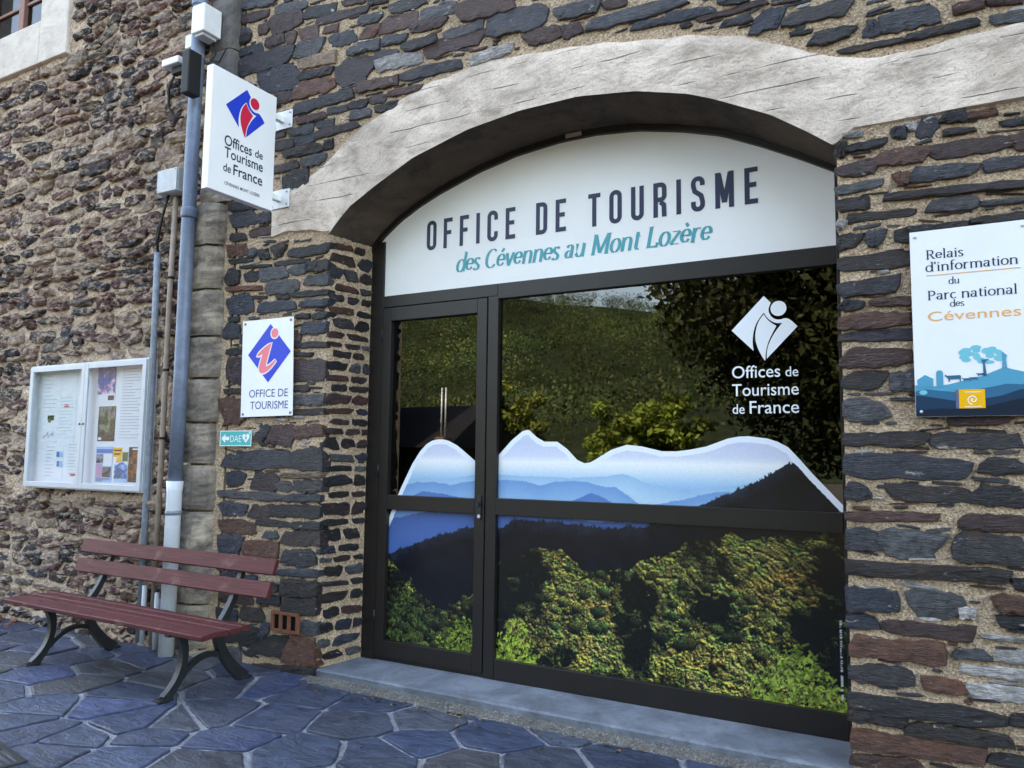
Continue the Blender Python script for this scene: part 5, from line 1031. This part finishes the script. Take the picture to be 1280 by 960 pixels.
# ------------------------------------------------ notice board and the papers in it
nb = thing('notice_board', 'pale aluminium two door glazed notice board on the rubble wall', 'notice board', (0, 0, 0))
bx0, bx1, bz0, bz1, yb, yf = -7.80, -6.03, 1.265, 2.425, -.03, -.105
bm = bmesh.new(); box(bm, bx0, bx1, yb, yb+.012, bz0, bz1); box(bm, bx0, bx0+.02, yf, yb-.001, bz0, bz1, .002); box(bm, bx1-.02, bx1, yf, yb-.001, bz0, bz1, .002); box(bm, bx0+.021, bx1-.021, yf, yb-.001, bz0, bz0+.02, .002); box(bm, bx0+.021, bx1-.021, yf, yb-.001, bz1-.02, bz1, .002)
obj('case', bm, M['alu'], nb); boxo('backing', bx0+.021, bx1-.021, yb-.006, yb-.001, bz0+.021, bz1-.021, M['paper'], nb)
for a, b_ in ((bx0+.012, -6.916), (-6.912, bx1-.012)):
    bm = bmesh.new(); t_ = .048
    box(bm, a, a+t_, yf-.018, yf-.001, bz0+.012, bz1-.012, .003); box(bm, b_-t_, b_, yf-.018, yf-.001, bz0+.012, bz1-.012, .003)
    box(bm, a+t_+.001, b_-t_-.001, yf-.017, yf-.001, bz0+.012, bz0+.012+t_, .003); box(bm, a+t_+.001, b_-t_-.001, yf-.017, yf-.001, bz1-.012-t_, bz1-.012, .003)
    dn_ = obj('board_door', bm, M['alu'], nb); boxo('board_glass', a+t_+.001, b_-t_-.001, yf-.010, yf-.007, bz0+.013+t_, bz1-.013-t_, M['clear'], dn_)
    lx = b_-.024 if a < -7 else a+.024; tubeo('lock', [(lx, yf-.018, 1.86), (lx, yf-.024, 1.86)], .010, M['black'], dn_, 10)
yp = yb-.008; rs = random.Random(12); On = (0, yp-.0012, 0)
def paper(name, x0, x1, z0, z1, label, m, shapes, group=None, k=0):
    t = thing(name, label, name.replace('_', ' '), (0, 0, 0), 0, group); boxo('sheet', x0, x1, yp, yp+.001, z0, z1, m, t)
    for i, (mm, P) in enumerate(shapes): poly('print', [(x0+(x1-x0)*u, z0+(z1-z0)*v) for u, v in P], On, U, V, .00025*i, mm, t)
    return t
def bars(n, v0, v1, m, x0=.08, x1=.92, seed=0, th=.010):
    r = random.Random(seed); out = []
    for i in range(n):
        v = v1-(v1-v0)*i/max(1, n-1); e = x0+(x1-x0)*r.uniform(.45, 1)
        out.append((m, [(x0, v), (e, v), (e, v+th), (x0, v+th)]))
    return out
def photo(t, x0, x1, z0, z1, cols, seed, n=22):
    """a small printed picture: a fine grid whose points carry the ink colours"""
    r = np.random.RandomState(seed); g = r.rand(7, 7); vs = []; fs = []; cc = []; m_ = int(n*(z1-z0)/(x1-x0))+1
    for j in range(m_+1):
        for i in range(n+1):
            a, b_ = i/n*5.99, j/m_*5.99; ia, ib = int(a), int(b_); fa, fb = a-ia, b_-ib
            v = (g[ib, ia]*(1-fa)+g[ib, ia+1]*fa)*(1-fb)+(g[ib+1, ia]*(1-fa)+g[ib+1, ia+1]*fa)*fb+r.uniform(-.16, .16)+.35*(j/m_-.5)
            k = min(len(cols)-1.001, max(0, v*len(cols)-.3)); c0 = srgb(*cols[int(k)]); c1 = srgb(*cols[min(len(cols)-1, int(k)+1)]); f = k-int(k)
            cc.append([c0[q]*(1-f)+c1[q]*f for q in range(3)]+[1]); vs.append((x0+(x1-x0)*i/n, yp-.0032, z0+(z1-z0)*j/m_))
    for j in range(m_):
        for i in range(n): a = j*(n+1)+i; fs.append((a, a+1, a+n+2, a+n+1))
    o = mesh('printed_picture', vs, fs, M['film'], t); set_tints(o.data, cc); return o
R_ = lambda a, b_, c_, d_: [(a, b_), (c_, b_), (c_, d_), (a, d_)]
gp = M['grey_print']; cB = plain('deep_blue_ink', srgb(30, 74, 140), .5, .3); cL = plain('light_blue_ink', srgb(150, 190, 230), .5, .3); cG = plain('green_ink', srgb(70, 100, 60), .5, .3); cK = plain('black_ink', srgb(28, 24, 30), .5, .3); cO = plain('rust_ink', srgb(150, 70, 40), .5, .3); cP = plain('pink_ink', srgb(190, 150, 180), .5, .3); cM = plain('mid_blue_ink', srgb(50, 110, 185), .5, .3)
P_1 = paper('poster', -6.84, -6.575, 2.06, 2.382, 'blue mountain poster at the top left of the right hand door', M['paper'], [(cB, R_(0, .3, 1, 1)), (cP, [(.0, .22), (.15, .35), (.4, .48), (.62, .62), (.8, .58), (1, .5), (1, .22)]), (M['red'], circ(.5, .68, .13, 10, .05)), (cK, R_(.62, .05, .95, .18)), (M['paper'], [(.05, .3), (.35, .42), (.3, .3)])])
P_2 = paper('poster', -6.80, -6.55, 1.705, 2.02, 'dark photo poster with green trees in the middle of the right hand door', cK, [(cG, [(.1, .55), (.3, .9), (.5, .95), (.8, .75), (.9, .5), (.5, .45)]), (gp, R_(.55, .6, .95, .95)), (cP, [(.1, .1), (.5, .15), (.6, .35), (.3, .45)]), (M['paper'], R_(.06, .04, .25, .14)), (cK, circ(.72, .18, .16, 12, .14))])
P_3 = paper('leaflet', -6.80, -6.555, 1.34, 1.657, 'blue and white leaflet with small photos at the lower left of the right hand door', cL, [(cM, R_(.02, .82, .98, .93)), (M['paper'], R_(.45, .45, .98, .8)), (cB, R_(.04, .55, .42, .78)), (cK, R_(.45, .14, .92, .42)), (cP, R_(.05, .1, .4, .5))]+bars(4, .02, .1, gp, seed=2))
P_4 = paper('leaflet', -6.56, -6.335, 1.34, 1.655, 'leaflet with yellow title over a blue mountain in the right hand door', M['paper'], [(M['gold'], R_(.02, .72, .62, .98)), (cK, R_(.08, .78, .5, .82)), (cK, R_(.08, .88, .55, .92)), (M['gold'], [(.25, .55), (.6, .6), (.55, .72), (.3, .7)]), (cM, [(.15, .12), (.2, .35), (.45, .55), (.7, .58), (.98, .45), (.98, .12)]), (cL, R_(.15, .02, .98, .13)), (cG, R_(.65, .6, .98, .85))])
P_5 = paper('poster', -6.33, -6.135, 1.348, 1.654, 'black poster with a rust coloured figure at the lower right of the board', cK, [(M['paper'], R_(.25, .92, .95, .96)), (cO, [(.25, .2), (.2, .5), (.3, .8), (.5, .85), (.55, .5), (.45, .2)]), (gp, R_(.3, .05, .8, .07)), (cB, R_(.6, .3, .9, .6))])
paper('typed_sheet', -6.50, -6.13, 1.70, 2.382, 'tall typed white sheet at the upper right of the board', M['paper'], bars(24, .05, .95, gp, .06, .94, 3, .004))
paper('typed_sheet', -7.70, -7.43, 1.99, 2.357, 'pale typed sheet at the top left of the left hand door', M['paper'], bars(9, .1, .92, gp, .1, .9, 4, .006))
paper('typed_sheet', -7.42, -7.15, 1.74, 2.362, 'long typed sheet with a small red mark in the left hand door', M['paper'], bars(12, .05, .6, gp, .05, .9, 5, .003)+[(M['red'], R_(.3, .46, .62, .475)), (M['red'], R_(.35, .488, .55, .498))])
paper('map_sheet', -7.67, -7.43, 1.70, 1.97, 'small map sheet with a dark photo at the left of the board', M['paper'], [(cK, R_(.3, .75, .75, .93)), (cG, R_(.35, .68, .55, .8))]+[(gp, [(.1+.07*i, .1+.05*(i % 5)), (.14+.07*i, .12+.05*(i % 4)), (.12+.07*i, .2+.05*(i % 5))]) for i in range(11)])
paper('typed_sheet', -7.60, -7.31, 1.345, 1.665, 'typed sheet with two blue squares at the bottom of the left hand door', M['paper'], bars(9, .1, .95, gp, .05, .6, 6, .008)+[(cM, R_(.66, .66, .82, .82)), (cL, R_(.84, .66, .98, .82)), (cM, R_(.70, .38, .84, .54)), (cL, R_(.86, .38, 1, .54))])
paper('typed_sheet', -7.29, -6.98, 1.345, 1.69, 'typed sheet with a red stamp at the bottom right of the left hand door', M['paper'], bars(11, .1, .95, gp, .2, .9, 7, .006)+[(M['red'], R_(.35, .14, .85, .17)), (cK, R_(.4, .12, .8, .14))])

photo(P_1, -6.835, -6.58, 2.13, 2.375, [(235, 225, 235), (205, 150, 175), (40, 90, 160), (24, 66, 140), (60, 110, 180), (20, 50, 120)], 1)
photo(P_2, -6.795, -6.555, 1.74, 2.015, [(20, 20, 30), (60, 55, 75), (30, 40, 30), (90, 130, 70), (150, 130, 160), (40, 60, 40)], 2)
photo(P_3, -6.79, -6.69, 1.51, 1.585, [(20, 25, 40), (60, 80, 120), (150, 150, 170)], 3, 12); photo(P_3, -6.69, -6.575, 1.39, 1.475, [(15, 15, 25), (70, 60, 70), (120, 110, 120)], 4, 12)
photo(P_4, -6.52, -6.34, 1.375, 1.50, [(30, 80, 60), (30, 90, 160), (60, 130, 200), (150, 190, 230)], 5, 16)
photo(P_5, -6.325, -6.14, 1.385, 1.615, [(12, 10, 14), (20, 16, 18), (90, 45, 30), (170, 90, 60), (24, 18, 24), (10, 10, 14)], 6)
# ------------------------------------------------ terracotta vent
av = thing('air_vent', 'terracotta air vent block with three slots low in the slate wall', 'air vent', (0, 0, 0))
bm = bmesh.new(); x0, x1, z0, z1 = -4.535, -4.258, .285, .435
box(bm, x0, x1, -.034, .0, z1-.022, z1, .002); box(bm, x0, x1, -.034, .0, z0, z0+.022, .002)
for a in (x0, x0+.084, x0+.168, x1-.025): box(bm, a, a+.025, -.0335, -.0, z0+.0225, z1-.0225, .001)
obj('grille', bm, M['clay'], av); boxo('opening', x0+.01, x1-.01, -.016, -.012, z0+.01, z1-.01, M['hole_shade'], av)  # black sheet behind the slots paints in their inner shade

# ------------------------------------------------ bench
be = thing('park_bench', 'red brown slatted bench on black cast iron legs against the wall', 'bench', (-5.305, -.588, 0), -.028)
def board(name, L_, cy, cz, wd, th, ang, m, seed):
    r = random.Random(seed); n = 24; vs = []; fs = []; ca, sa = math.cos(ang), math.sin(ang); bv = .006
    prof = [(-wd/2+bv, -th/2), (wd/2-bv, -th/2), (wd/2, -th/2+bv), (wd/2, th/2-bv), (wd/2-bv, th/2), (-wd/2+bv, th/2), (-wd/2, th/2-bv), (-wd/2, -th/2+bv)]
    for i in range(n+1):
        x = -L_/2+L_*i/n; s = .985 if i in (0, n) else 1
        for (a, b_) in prof:
            a2 = a*s+r.uniform(-.0009, .0009); b2 = b_*s+r.uniform(-.0007, .0007)+.002*math.sin(x*2+seed); vs.append((x, cy+a2*ca-b2*sa, cz+a2*sa+b2*ca))
    for i in range(n):
        for k in range(8): a = i*8+k; b_ = i*8+(k+1) % 8; fs.append((a, b_, b_+8, a+8))
    fs.append(tuple(range(8))[::-1]); fs.append(tuple(n*8+k for k in range(8)))
    o = mesh(name, vs, fs, m, be)
    for xs_ in (-.788, .788):
        tubeo('bolt', [(xs_, cy-(th/2)*sa*-1, cz+th/2*ca+.001), (xs_, cy, cz+th/2*ca+.004)], .007, M['black'], o, 8)
    return o
LB = 2.33
SEAT = [(-.300, .452, .125, -.10), (-.188, .452, .085, .02), (-.095, .453, .085, .02), (-.010, .458, .070, .06)]
for i, (y, z, wd, a) in enumerate(SEAT): board('seat_slat', LB+(.02 if i == 0 else 0), y, z, wd, .034, -a if False else a*-1, M['wood'], i)
board('back_slat', LB-.02, .196, .668, .112, .034, math.radians(71), M['wood'], 7); board('back_slat', LB-.02, .238, .822, .112, .034, math.radians(71), M['wood'], 8)
def ribpoly(bm, pts, w0, xs_, th):
    """iron bar of rectangular section following pts (y,z) with widths"""
    n = len(pts); ring = []
    for i, (y, z) in enumerate(pts):
        a = Vector(pts[max(i-1, 0)]); b_ = Vector(pts[min(i+1, n-1)]); t = (b_-a).normalized(); nn = Vector((-t.y, t.x)); w_ = w0[i] if isinstance(w0, list) else w0
        p, q = Vector((y, z))+nn*w_/2, Vector((y, z))-nn*w_/2
        ring.append([bm.verts.new((xs_-th/2, p.x, p.y)), bm.verts.new((xs_+th/2, p.x, p.y)), bm.verts.new((xs_+th/2, q.x, q.y)), bm.verts.new((xs_-th/2, q.x, q.y))])
    for r0, r1 in zip(ring, ring[1:]):
        for k in range(4): bm.faces.new((r0[k], r0[(k+1) % 4], r1[(k+1) % 4], r1[k]))
    bm.faces.new(ring[0][::-1]); bm.faces.new(ring[-1])
def bez(P, n=12):
    out = []
    for i in range(n+1):
        t = i/n; Q = [Vector(p) for p in P]
        while len(Q) > 1: Q = [a.lerp(b_, t) for a, b_ in zip(Q, Q[1:])]
        out.append(tuple(Q[0]))
    return out
for xs_ in (-.788, .788):
    bm = bmesh.new()
    ribpoly(bm, bez([(-.245, .430), (-.15, .30), (-.19, .12), (-.325, .012)], 14), [.062-.018*math.sin(math.pi*i/14) for i in range(15)], xs_, .048)       # front leg
    ribpoly(bm, bez([(.06, .430), (.06, .30), (.14, .14), (.315, .014)], 14), [.058+.03*(i/14)**2 for i in range(15)], xs_+.0007, .047)           # rear leg
    ribpoly(bm, bez([(-.215, .12), (-.10, .265), (.08, .27), (.165, .155)], 12), .034, xs_-.0006, .040)  # curved brace
    ribpoly(bm, [(-.33, .425), (-.2, .417), (-.06, .417), (.03, .425)], .034, xs_+.001, .044)           # seat bearer
    ribpoly(bm, bez([(.07, .40), (.15, .48), (.21, .60), (.295, .86)], 12), [.056-.026*i/12 for i in range(13)], xs_-.001, .042)     # back upright
    box(bm, xs_-.034, xs_+.034, -.385, -.275, .0, .024, .006); box(bm, xs_-.034, xs_+.034, .265, .365, .0, .026, .006)
    bmesh.ops.recalc_face_normals(bm, faces=bm.faces[:]); obj('iron_frame', bm, M['black'], be)

# ------------------------------------------------ drain grate, debris
dg_ = thing('drain_grate', 'black iron drain grate set in the paving at the lower left', 'drain grate', (-4.56, -1.93, .008), -.18)
bm = bmesh.new(); box(bm, -.34, .34, .0, .03, -.02, .010, .002); box(bm, .31, .34, -.36, -.001, -.02, .010, .002); box(bm, -.34, -.31, -.36, -.001, -.02, .010, .002); obj('frame', bm, M['black'], dg_)
for k in range(9): boxo('bar', -.309, .309, -.030-k*.036, -.018-k*.036, -.017, .006, M['black'], dg_, .001)
boxo('pit_shade', -.33, .33, -.36, .02, -.022, -.0165, M['hole_shade'], dg_)  # shallow black sheet under the bars stands in for the pit's shade
rs = random.Random(40)
for k, (x, y, s) in enumerate(((-8.05, -.14, .055), (-7.90, -.20, .04), (-7.78, -.12, .035), (-8.18, -.22, .045), (-7.70, -.22, .025))):
    bm = bmesh.new(); bmesh.ops.create_icosphere(bm, subdivisions=1, radius=s)
    for v in bm.verts: v.co = Vector((v.co.x*1.3, v.co.y, v.co.z*.6))*rs.uniform(.75, 1.15)
    for v in bm.verts: v.co += Vector((x, y, s*.42))
    o = obj('brick_fragment', bm, M['clay']); tag(o, ['largest red brick fragment by the foot of the rubble wall', 'red brick fragment in front of the wall at the left edge', 'small red brick chip nearest the bench', 'red brick fragment farthest left at the wall foot', 'tiny red brick chip on the paving at the left'][k], 'brick fragment', 'broken brick at the wall foot')

# ------------------------------------------------ what the glass reflects, behind the photographer
vs = []; fs = []; nx, ny = 90, 40
def hz(x, y):
    d = -y-55
    if d <= 0: return -.1
    top = np.interp(x, [-520, -330, -236, -190, -150, -108, -60, 0, 120, 400], [136, 114, 96, 79, 68, 64, 62, 62, 66, 80])
    t = min(1, d/250); return -.1+top*(t**1.45)+8*math.sin(x*.045+y*.035)*t*(1.15-t)*2+4*math.sin(x*.09-y*.06)*t*(1.1-t)-(max(0, d-250)*.15)
for j in range(ny+1):
    for i in range(nx+1): x = -560+860*i/nx; y = -50-360*j/ny; vs.append((x, y, hz(x, y)))
for j in range(ny):
    for i in range(nx): a = j*(nx+1)+i; fs.append((a, a+nx+1, a+nx+2, a+1))
hm = plain('forest_floor', (.018, .026, .010, 1), .95, .1, noise=.5, nscale=.4); mesh('hill', vs, fs, hm, None, 'structure', True)
def leaves_obj(name, centres, radii, per, size, tints, parent=None, kind=None, flat=.75, seed=0):
    r = np.random.RandomState(seed); n = len(centres); N = n*per
    c = np.repeat(np.array(centres), per, 0); rad = np.repeat(np.array(radii), per)
    d = r.normal(size=(N, 3)); d /= np.linalg.norm(d, axis=1)[:, None]; rr = rad*(r.rand(N)**.28)
    p = c+d*rr[:, None]*np.array([1, 1, flat]); sz = (size*rad/np.mean(radii))*(.6+.8*r.rand(N))
    a = r.normal(size=(N, 3)); a += d*0; a /= np.linalg.norm(a, axis=1)[:, None]; b = np.cross(a, d+r.normal(size=(N, 3))*.4); b /= np.linalg.norm(b, axis=1)[:, None]+1e-9
    v = np.stack([p-a*sz[:, None], p+b*sz[:, None]*.55, p+a*sz[:, None], p-b*sz[:, None]*.55], 1).reshape(-1, 3)
    t = np.repeat(np.array(tints), per, 0)*(.55+.9*r.rand(N, 1)); t = np.repeat(np.concatenate([t, np.ones((N, 1))], 1), 4, 0)
    me = bpy.data.meshes.new(name); me.vertices.add(len(v)); me.vertices.foreach_set('co', v.ravel()); me.loops.add(len(v)); me.polygons.add(N)
    me.polygons.foreach_set('loop_start', np.arange(0, len(v), 4)); me.loops.foreach_set('vertex_index', np.arange(len(v))); me.update(calc_edges=True); set_tints(me, t)
    return link(name, me, M['leaf'], parent, kind)
rf = np.random.RandomState(17); cs = []; rd = []; ts = []
for k in range(6200):
    x = rf.uniform(-430, 120); y = -66-264*rf.rand()**.9; z = hz(x, y)
    if x > -40 and rf.rand() < .5: continue
    R0 = rf.uniform(2.2, 4.8); cs.append((x, y, z+R0*.9)); rd.append(R0); s = rf.uniform(.6, 1.3); g_ = math.sin(x*.05+1)*math.sin(y*.06)*.5+.5
    ts.append(np.array([(.070, .105, .030), (.048, .085, .030), (.10, .115, .034), (.038, .062, .026)][rf.randint(4)])*s*(.55+.9*g_)*(1+.35*math.sin(x*.11-y*.08)))
leaves_obj('forest', cs, rd, 84, .30, ts, None, 'stuff', .85, 3)
def tree(label, x, y, hgt, R0, n, per, tint, seed, cat='tree', leaf=.12, low=.35):
    t = thing('broadleaf_tree' if cat == 'tree' else 'bush', label, cat, (x, y, -.09)); r = np.random.RandomState(seed); C_ = []; RR = []; T_ = []
    limbs = []
    for k in range(n):
        d = r.normal(size=3); d /= np.linalg.norm(d); q = R0*(r.rand()**.45)*np.array([1, 1, (1-low)*hgt/2/R0]); p = np.array([0, 0, hgt*(low+(1-low)/2)])+d*q
        C_.append(p); RR.append(R0*r.uniform(.12, .22)); T_.append(np.array(tint)*r.uniform(.6, 1.4)); limbs.append(p)
    leaves_obj('crown', C_, RR, per, leaf, T_, t, None, .8, seed)
    bm = bmesh.new(); tr_ = max(.05, hgt*.022); base = hgt*low*.9
    tube(bm, [(0, 0, 0), (.03, .02, base*.5), (0, .05, base), (.05, 0, hgt*.62)], [tr_*1.3, tr_, tr_*.85, tr_*.35], 9)
    for p in limbs[:14]: tube(bm, [(0, .03, base*.9), (p[0]*.4, p[1]*.4, base+(p[2]-base)*.45), tuple(p)], [tr_*.5, tr_*.3, tr_*.08], 6)
    obj('trunk', bm, M['bark'], t, None, smooth=True); return t
tree('large dark broadleaf tree mirrored in the right of the big pane', -.3, -12.1, 11.5, 5.3, 760, 190, (.034, .042, .014), 1, leaf=.075, low=.08)  # crown enlarged to the right, out of view, to darken the right pier
tree('leafy bush mirrored below the tree in the middle of the pane', -6.2, -12.2, 3.7, 1.45, 90, 110, (.17, .23, .045), 2, 'bush', .075, .1)
tree('sunlit green bush mirrored above the dark roof in the door glass', -14.3, -19.5, 4.6, 1.7, 90, 80, (.17, .20, .04), 3, 'bush', .10, .15)
hb = thing('opposite_house', 'low dark roofed house with chimney mirrored in the door glass', 'house', (0, 0, 0))
boxo('wall', -24, -13.9, -23, -15.2, -.1, 2.0, M['wallfar'], hb)
rv = [(-24.3, -14.8, 1.9), (-13.6, -14.8, 1.9), (-13.6, -17.2, 3.35), (-24.3, -17.2, 3.35), (-24.3, -23.3, 1.9), (-13.6, -23.3, 1.9)]
mesh('roof', rv, [(0, 1, 2, 3), (3, 2, 5, 4), (0, 3, 4), (1, 5, 2)], M['roofing'], hb)
ch = boxo('chimney', -13.95, -13.62, -15.0, -14.6, 1.85, 2.22, M['brickred'], hb, .01)
for dx in (.10, .25): tubeo('flue', [(-13.95+dx, -14.8, 2.22), (-13.95+dx, -14.8, 3.75)], .028, M['alu'], ch, 8)
fp = [(-15.0, -14.2), (-30, -14.2), (-38, -24), (-23.4, -24)]
tb_ = mesh('tall_building', [(x, y, z) for z in (-.1, 9) for x, y in fp], [(3, 2, 1, 0), (4, 5, 6, 7), (0, 1, 5, 4), (1, 2, 6, 5), (2, 3, 7, 6), (3, 0, 4, 7)], M['wallfar']); 
tag(tb_, 'tall plain dark house mirrored at the left edge of the door glass', 'house')

# dry leaves and small grit that has gathered at the foot of the walls
rs = random.Random(91); V_l = []; F_l = []; T_l = []
for k in range(520):
    x = rs.uniform(-8.6, -4.2) if k % 3 else rs.uniform(-4.1, -.6); y = (-.06 if x < -4.15 else -.14)-abs(rs.gauss(0, .10)); s = rs.uniform(.003, .009) if k % 9 else rs.uniform(.014, .026); z = .004+rs.uniform(0, .006)
    b0 = len(V_l); a = rs.uniform(0, 6.28); c_, s_ = math.cos(a), math.sin(a)
    for u, v, h in ((-1, 0, 0), (0, -.55, .3), (1, 0, .1), (0, .55, .45)): V_l.append((x+(u*c_-v*s_)*s, y+(u*s_+v*c_)*s, z+h*s))
    F_l += [(b0, b0+1, b0+2), (b0, b0+2, b0+3)]; t = rs.choice([(.10, .07, .04, 1), (.16, .13, .10, 1), (.06, .05, .045, 1), (.14, .09, .04, 1)]); T_l += [t]*4
me = bpy.data.meshes.new('leaf_litter'); me.from_pydata(V_l, [], F_l); me.update(); set_tints(me, T_l); tag(link('leaf_litter', me, vcol_mat('dry_litter', .9, 'tint', .1)), kind='stuff')
